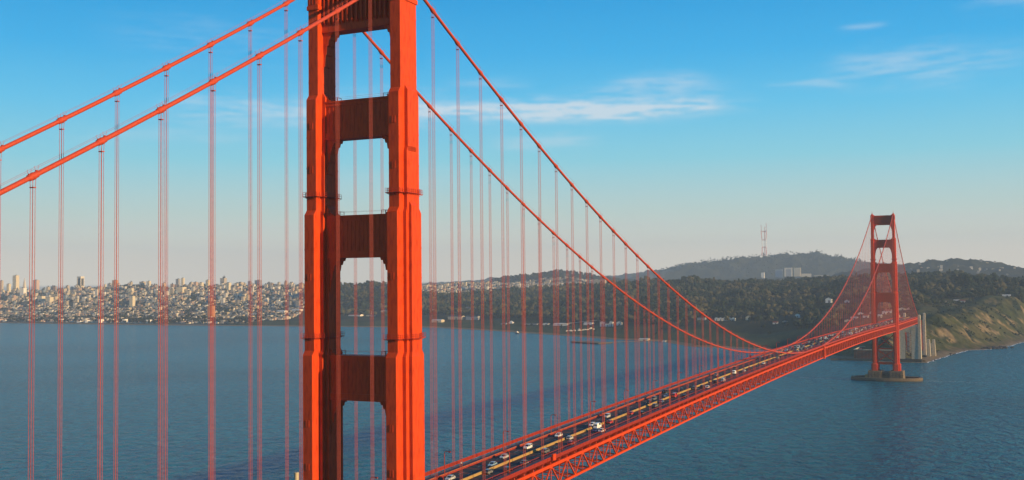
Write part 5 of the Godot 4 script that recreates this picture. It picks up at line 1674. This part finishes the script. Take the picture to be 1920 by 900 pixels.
	for e in [[-46.0, -118.0, -1280.0], [47.0, 150.0, -1284.0], [49.0, 96.0, -1291.0]]: # streaks where the current parts round the pier
		for k in 26:
			var u0: float = lerpf(e[0], e[1], k / 26.0)
			var u1: float = lerpf(e[0], e[1], (k + 0.8) / 26.0)
			var w := 0.25 + 0.9 * absf(noise.get_noise_2d(u0 * 0.2, e[2]))
			var zz: float = e[2] + 3.0 * noise.get_noise_2d(u0 * 0.03, e[2])
			fm.quad_out(Vector3(u0, 0.09, zz), Vector3(u1, 0.09, zz), Vector3(u1, 0.09, zz + w), Vector3(u0, 0.09, zz + w), Vector3(u0, -9, zz))
	tag(part("surf", fm.mesh(M.foam), self), "thin white line of surf along the beach under the bluffs", "surf", "", "stuff")
	var bm := MB.new()
	for k in range(1, 13):
		var a := WATERLINE[k]
		var c := WATERLINE[k + 1]
		var n := maxi(2, int(a.distance_to(c) / 14.0))
		var side := Vector2((c - a).y, -(c - a).x).normalized()
		for i in n:
			var p := a.lerp(c, i / float(n))
			var q := a.lerp(c, (i + 1) / float(n))
			var w0 := 17.0 + 12.0 * noise.get_noise_2d(p.x * 0.01, p.y * 0.01)
			var w1 := 17.0 + 12.0 * noise.get_noise_2d(q.x * 0.01, q.y * 0.01)
			bm.hexa([Vector3(p.x - side.x * 4, -0.6, p.y - side.y * 4), Vector3(q.x - side.x * 4, -0.6, q.y - side.y * 4), Vector3(q.x + side.x * w1, -0.6, q.y + side.y * w1), Vector3(p.x + side.x * w0, -0.6, p.y + side.y * w0), Vector3(p.x - side.x * 4, 0.12, p.y - side.y * 4), Vector3(q.x - side.x * 4, 0.12, q.y - side.y * 4), Vector3(q.x + side.x * w1, 2.4, q.y + side.y * w1), Vector3(p.x + side.x * w0, 2.4, p.y + side.y * w0)])
	setting("beach", bm.mesh(M.sand))
	# three legged broadcast mast on the far hill
	var base := Vector3(-1826, height(-1826, -9034) - 8.0, -9034)
	var mt := thing("radio_mast", "tall three legged red and white radio mast on the far hill", "radio mast", base)
	var H := func(y: float) -> float: return y - base.y
	var ring := func(r: float, y: float, k: int) -> Vector3: return Vector3(cos(k * TAU / 3 + 0.5) * r, y, sin(k * TAU / 3 + 0.5) * r)
	var lv := [[325.0, 24.0], [349.0, 22.5], [419.0, 19.0], [482.0, 20.5], [556.0, 26.0]]
	for k in 3:
		for i in 4:
			var lg := MB.new()
			lg.bar(ring.call(lv[i][1], H.call(lv[i][0]) - (20.0 if i == 0 else 0.0), k), ring.call(lv[i + 1][1], H.call(lv[i + 1][0]), k), 4.2, 4.2)
			part("leg", lg.mesh(M.mast_red if i % 2 == 1 else M.mast_white), mt)
		var sp := MB.new()
		sp.bar(ring.call(25.0, H.call(556.0), k), ring.call(25.0, H.call(622.0 - k * 14.0), k), 3.0, 3.0)
		part("antenna", sp.mesh(M.mast_red), mt)
	for i in range(1, 5):
		var cr := MB.new()
		for k in 3:
			for y in [0.0, -7.0]: cr.bar(ring.call(lv[i][1], H.call(lv[i][0]) + y, k), ring.call(lv[i][1], H.call(lv[i][0]) + y, k + 1), 3.0, 2.4)
		part("cross_truss", cr.mesh(M.mast_red), mt)

func small_things() -> void:
	var p := MB.new()
	p.tube([Vector3(0, -16, 0), Vector3(0, 0, 0)], 0.15, 12)
	p.tube([Vector3(0, -0.02, 0), Vector3(0, 0.05, 0)], [0.165, 0.15], 12)
	var walk := [["person in a white top and dark trousers walking on the city side path", 78.6, -11.3, lin(0.7, 0.7, 0.68), 0.0], ["person in a grey jacket walking beside the one in white", 80.4, -11.9, lin(0.2, 0.21, 0.23), PI], ["person in a blue jacket farther along the city side path", 131.0, -11.6, lin(0.06, 0.1, 0.22), 0.0]]
	for e in walk: solo("person", person_mesh(e[3]), e[0], "person", at(e[1], road_y(e[1]) + 0.2, e[2]), e[4], "people on the bridge path")
	solo("marker_post", p.mesh(M.pale_post), "pale round post top left of the near tower foot", "post", Vector3(125.443, 127.11, 198.12))

func person_mesh(top: Color) -> ArrayMesh:
	# one skin over a walking skeleton: distance to tapered bones, joined smoothly and meshed as surface nets
	var J := func(x: float, y: float, z: float): return Vector3(x, y, z)
	var bones := [[J.call(0, 0.95, 0), 0.135, J.call(0, 1.25, 0.01), 0.125], [J.call(0, 1.25, 0.01), 0.13, J.call(0, 1.42, 0.0), 0.13], [J.call(-0.15, 1.41, 0), 0.075, J.call(0.15, 1.41, 0), 0.075], [J.call(0, 1.45, 0), 0.06, J.call(0, 1.56, -0.01), 0.055], [J.call(0, 1.62, -0.01), 0.095, J.call(0, 1.70, 0.01), 0.1], [J.call(0, 1.635, -0.1), 0.018, J.call(0, 1.61, -0.115), 0.02],
		[J.call(-0.1, 0.92, 0), 0.1, J.call(-0.11, 0.5, -0.14), 0.068], [J.call(-0.11, 0.5, -0.14), 0.065, J.call(-0.11, 0.09, -0.16), 0.045], [J.call(-0.11, 0.05, -0.14), 0.045, J.call(-0.11, 0.04, -0.32), 0.04],
		[J.call(0.1, 0.92, 0), 0.1, J.call(0.11, 0.5, 0.07), 0.068], [J.call(0.11, 0.5, 0.07), 0.065, J.call(0.11, 0.12, 0.3), 0.045], [J.call(0.11, 0.08, 0.31), 0.045, J.call(0.11, 0.04, 0.16), 0.04],
		[J.call(-0.2, 1.4, 0), 0.062, J.call(-0.25, 1.12, 0.1), 0.048], [J.call(-0.25, 1.12, 0.1), 0.046, J.call(-0.23, 0.9, -0.03), 0.034], [J.call(0.2, 1.4, 0), 0.062, J.call(0.25, 1.12, -0.06), 0.048], [J.call(0.25, 1.12, -0.06), 0.046, J.call(0.23, 0.92, -0.24), 0.034]]
	for sx in [-1.0, 1.0]: # palms with five fingers
		var w: Vector3 = J.call(-0.23, 0.9, -0.03) if sx < 0 else J.call(0.23, 0.92, -0.24)
		bones.append([w, 0.03, w + Vector3(0, -0.07, -0.02), 0.028])
		for k in 5: bones.append([w + Vector3(0, -0.06, -0.05 + k * 0.02), 0.011, w + Vector3(-sx * 0.012, -0.15 + absf(k - 2) * 0.012 if k > 0 else -0.09, -0.075 + k * 0.024), 0.009])
	var cell := 0.03
	var lo := Vector3(-0.36, -0.02, -0.42)
	var nx := 25
	var ny := 62
	var nz := 28
	var f := PackedFloat32Array()
	f.resize(nx * ny * nz)
	for k in nz:
		for j in ny:
			for i in nx:
				var p := lo + Vector3(i, j, k) * cell
				var d := 1.0
				for b in bones:
					var e: Vector3 = b[2] - b[0]
					var u := clampf((p - b[0]).dot(e) / e.length_squared(), 0.0, 1.0)
					var q: float = p.distance_to(b[0] + e * u) - lerpf(b[1], b[3], u)
					var h := maxf(0.04 - absf(d - q), 0.0) / 0.04
					d = minf(d, q) - h * h * 0.01
				f[(k * ny + j) * nx + i] = d
	var at_ := {}
	var v := PackedVector3Array()
	var c := PackedColorArray()
	var skin := Color(0.45, 0.27, 0.19)
	for k in nz - 1:
		for j in ny - 1:
			for i in nx - 1:
				var sum := Vector3.ZERO
				var n := 0
				for e in 12:
					var ax := e / 4
					var o1 := [[0, 0, 0], [0, 1, 0], [0, 0, 1], [0, 1, 1], [0, 0, 0], [1, 0, 0], [0, 0, 1], [1, 0, 1], [0, 0, 0], [1, 0, 0], [0, 1, 0], [1, 1, 0]][e] as Array
					var o2 := o1.duplicate()
					o2[ax] = 1
					var a := f[((k + o1[2]) * ny + j + o1[1]) * nx + i + o1[0]]
					var b := f[((k + o2[2]) * ny + j + o2[1]) * nx + i + o2[0]]
					if (a < 0.0) == (b < 0.0): continue
					sum += Vector3(o1[0], o1[1], o1[2]).lerp(Vector3(o2[0], o2[1], o2[2]), a / (a - b))
					n += 1
				if n == 0: continue
				var p := lo + (Vector3(i, j, k) + sum / n) * cell
				at_[(k * ny + j) * nx + i] = v.size()
				v.append(p)
				c.append(Color(0.05, 0.035, 0.025) if p.y > 1.7 or (p.y > 1.58 and p.z > 0.02) else skin if p.y > 1.5 else top if p.y > 0.96 and (absf(p.x) < 0.2 or p.y > 1.0) else skin if absf(p.x) > 0.19 else Color(0.03, 0.035, 0.05) if p.y > 0.08 else Color(0.02, 0.02, 0.02))
	for q in c.size():
		if c[q] == top: c[q] = top.srgb_to_linear()
	var st := SurfaceTool.new()
	st.begin(Mesh.PRIMITIVE_TRIANGLES)
	st.set_smooth_group(0)
	for q in v.size():
		st.set_color(c[q])
		st.add_vertex(v[q])
	for k in range(1, nz - 1):
		for j in range(1, ny - 1):
			for i in range(1, nx - 1):
				var m := (k * ny + j) * nx + i
				for ax in 3:
					var nb: int = m + [1, nx, nx * ny][ax]
					if (f[m] < 0.0) == (f[nb] < 0.0): continue
					var s1: int = [nx, nx * ny, 1][ax]
					var s2: int = [nx * ny, 1, nx][ax]
					var ids := [m, m - s1, m - s1 - s2, m - s2]
					if not ids.all(func(z): return at_.has(z)): continue
					if f[m] > 0.0: ids.reverse()
					for t in [0, 2, 1, 0, 3, 2]: st.add_index(at_[ids[t]])
	st.generate_normals()
	var am := st.commit()
	am.surface_set_material(0, M.cloth)
	return am
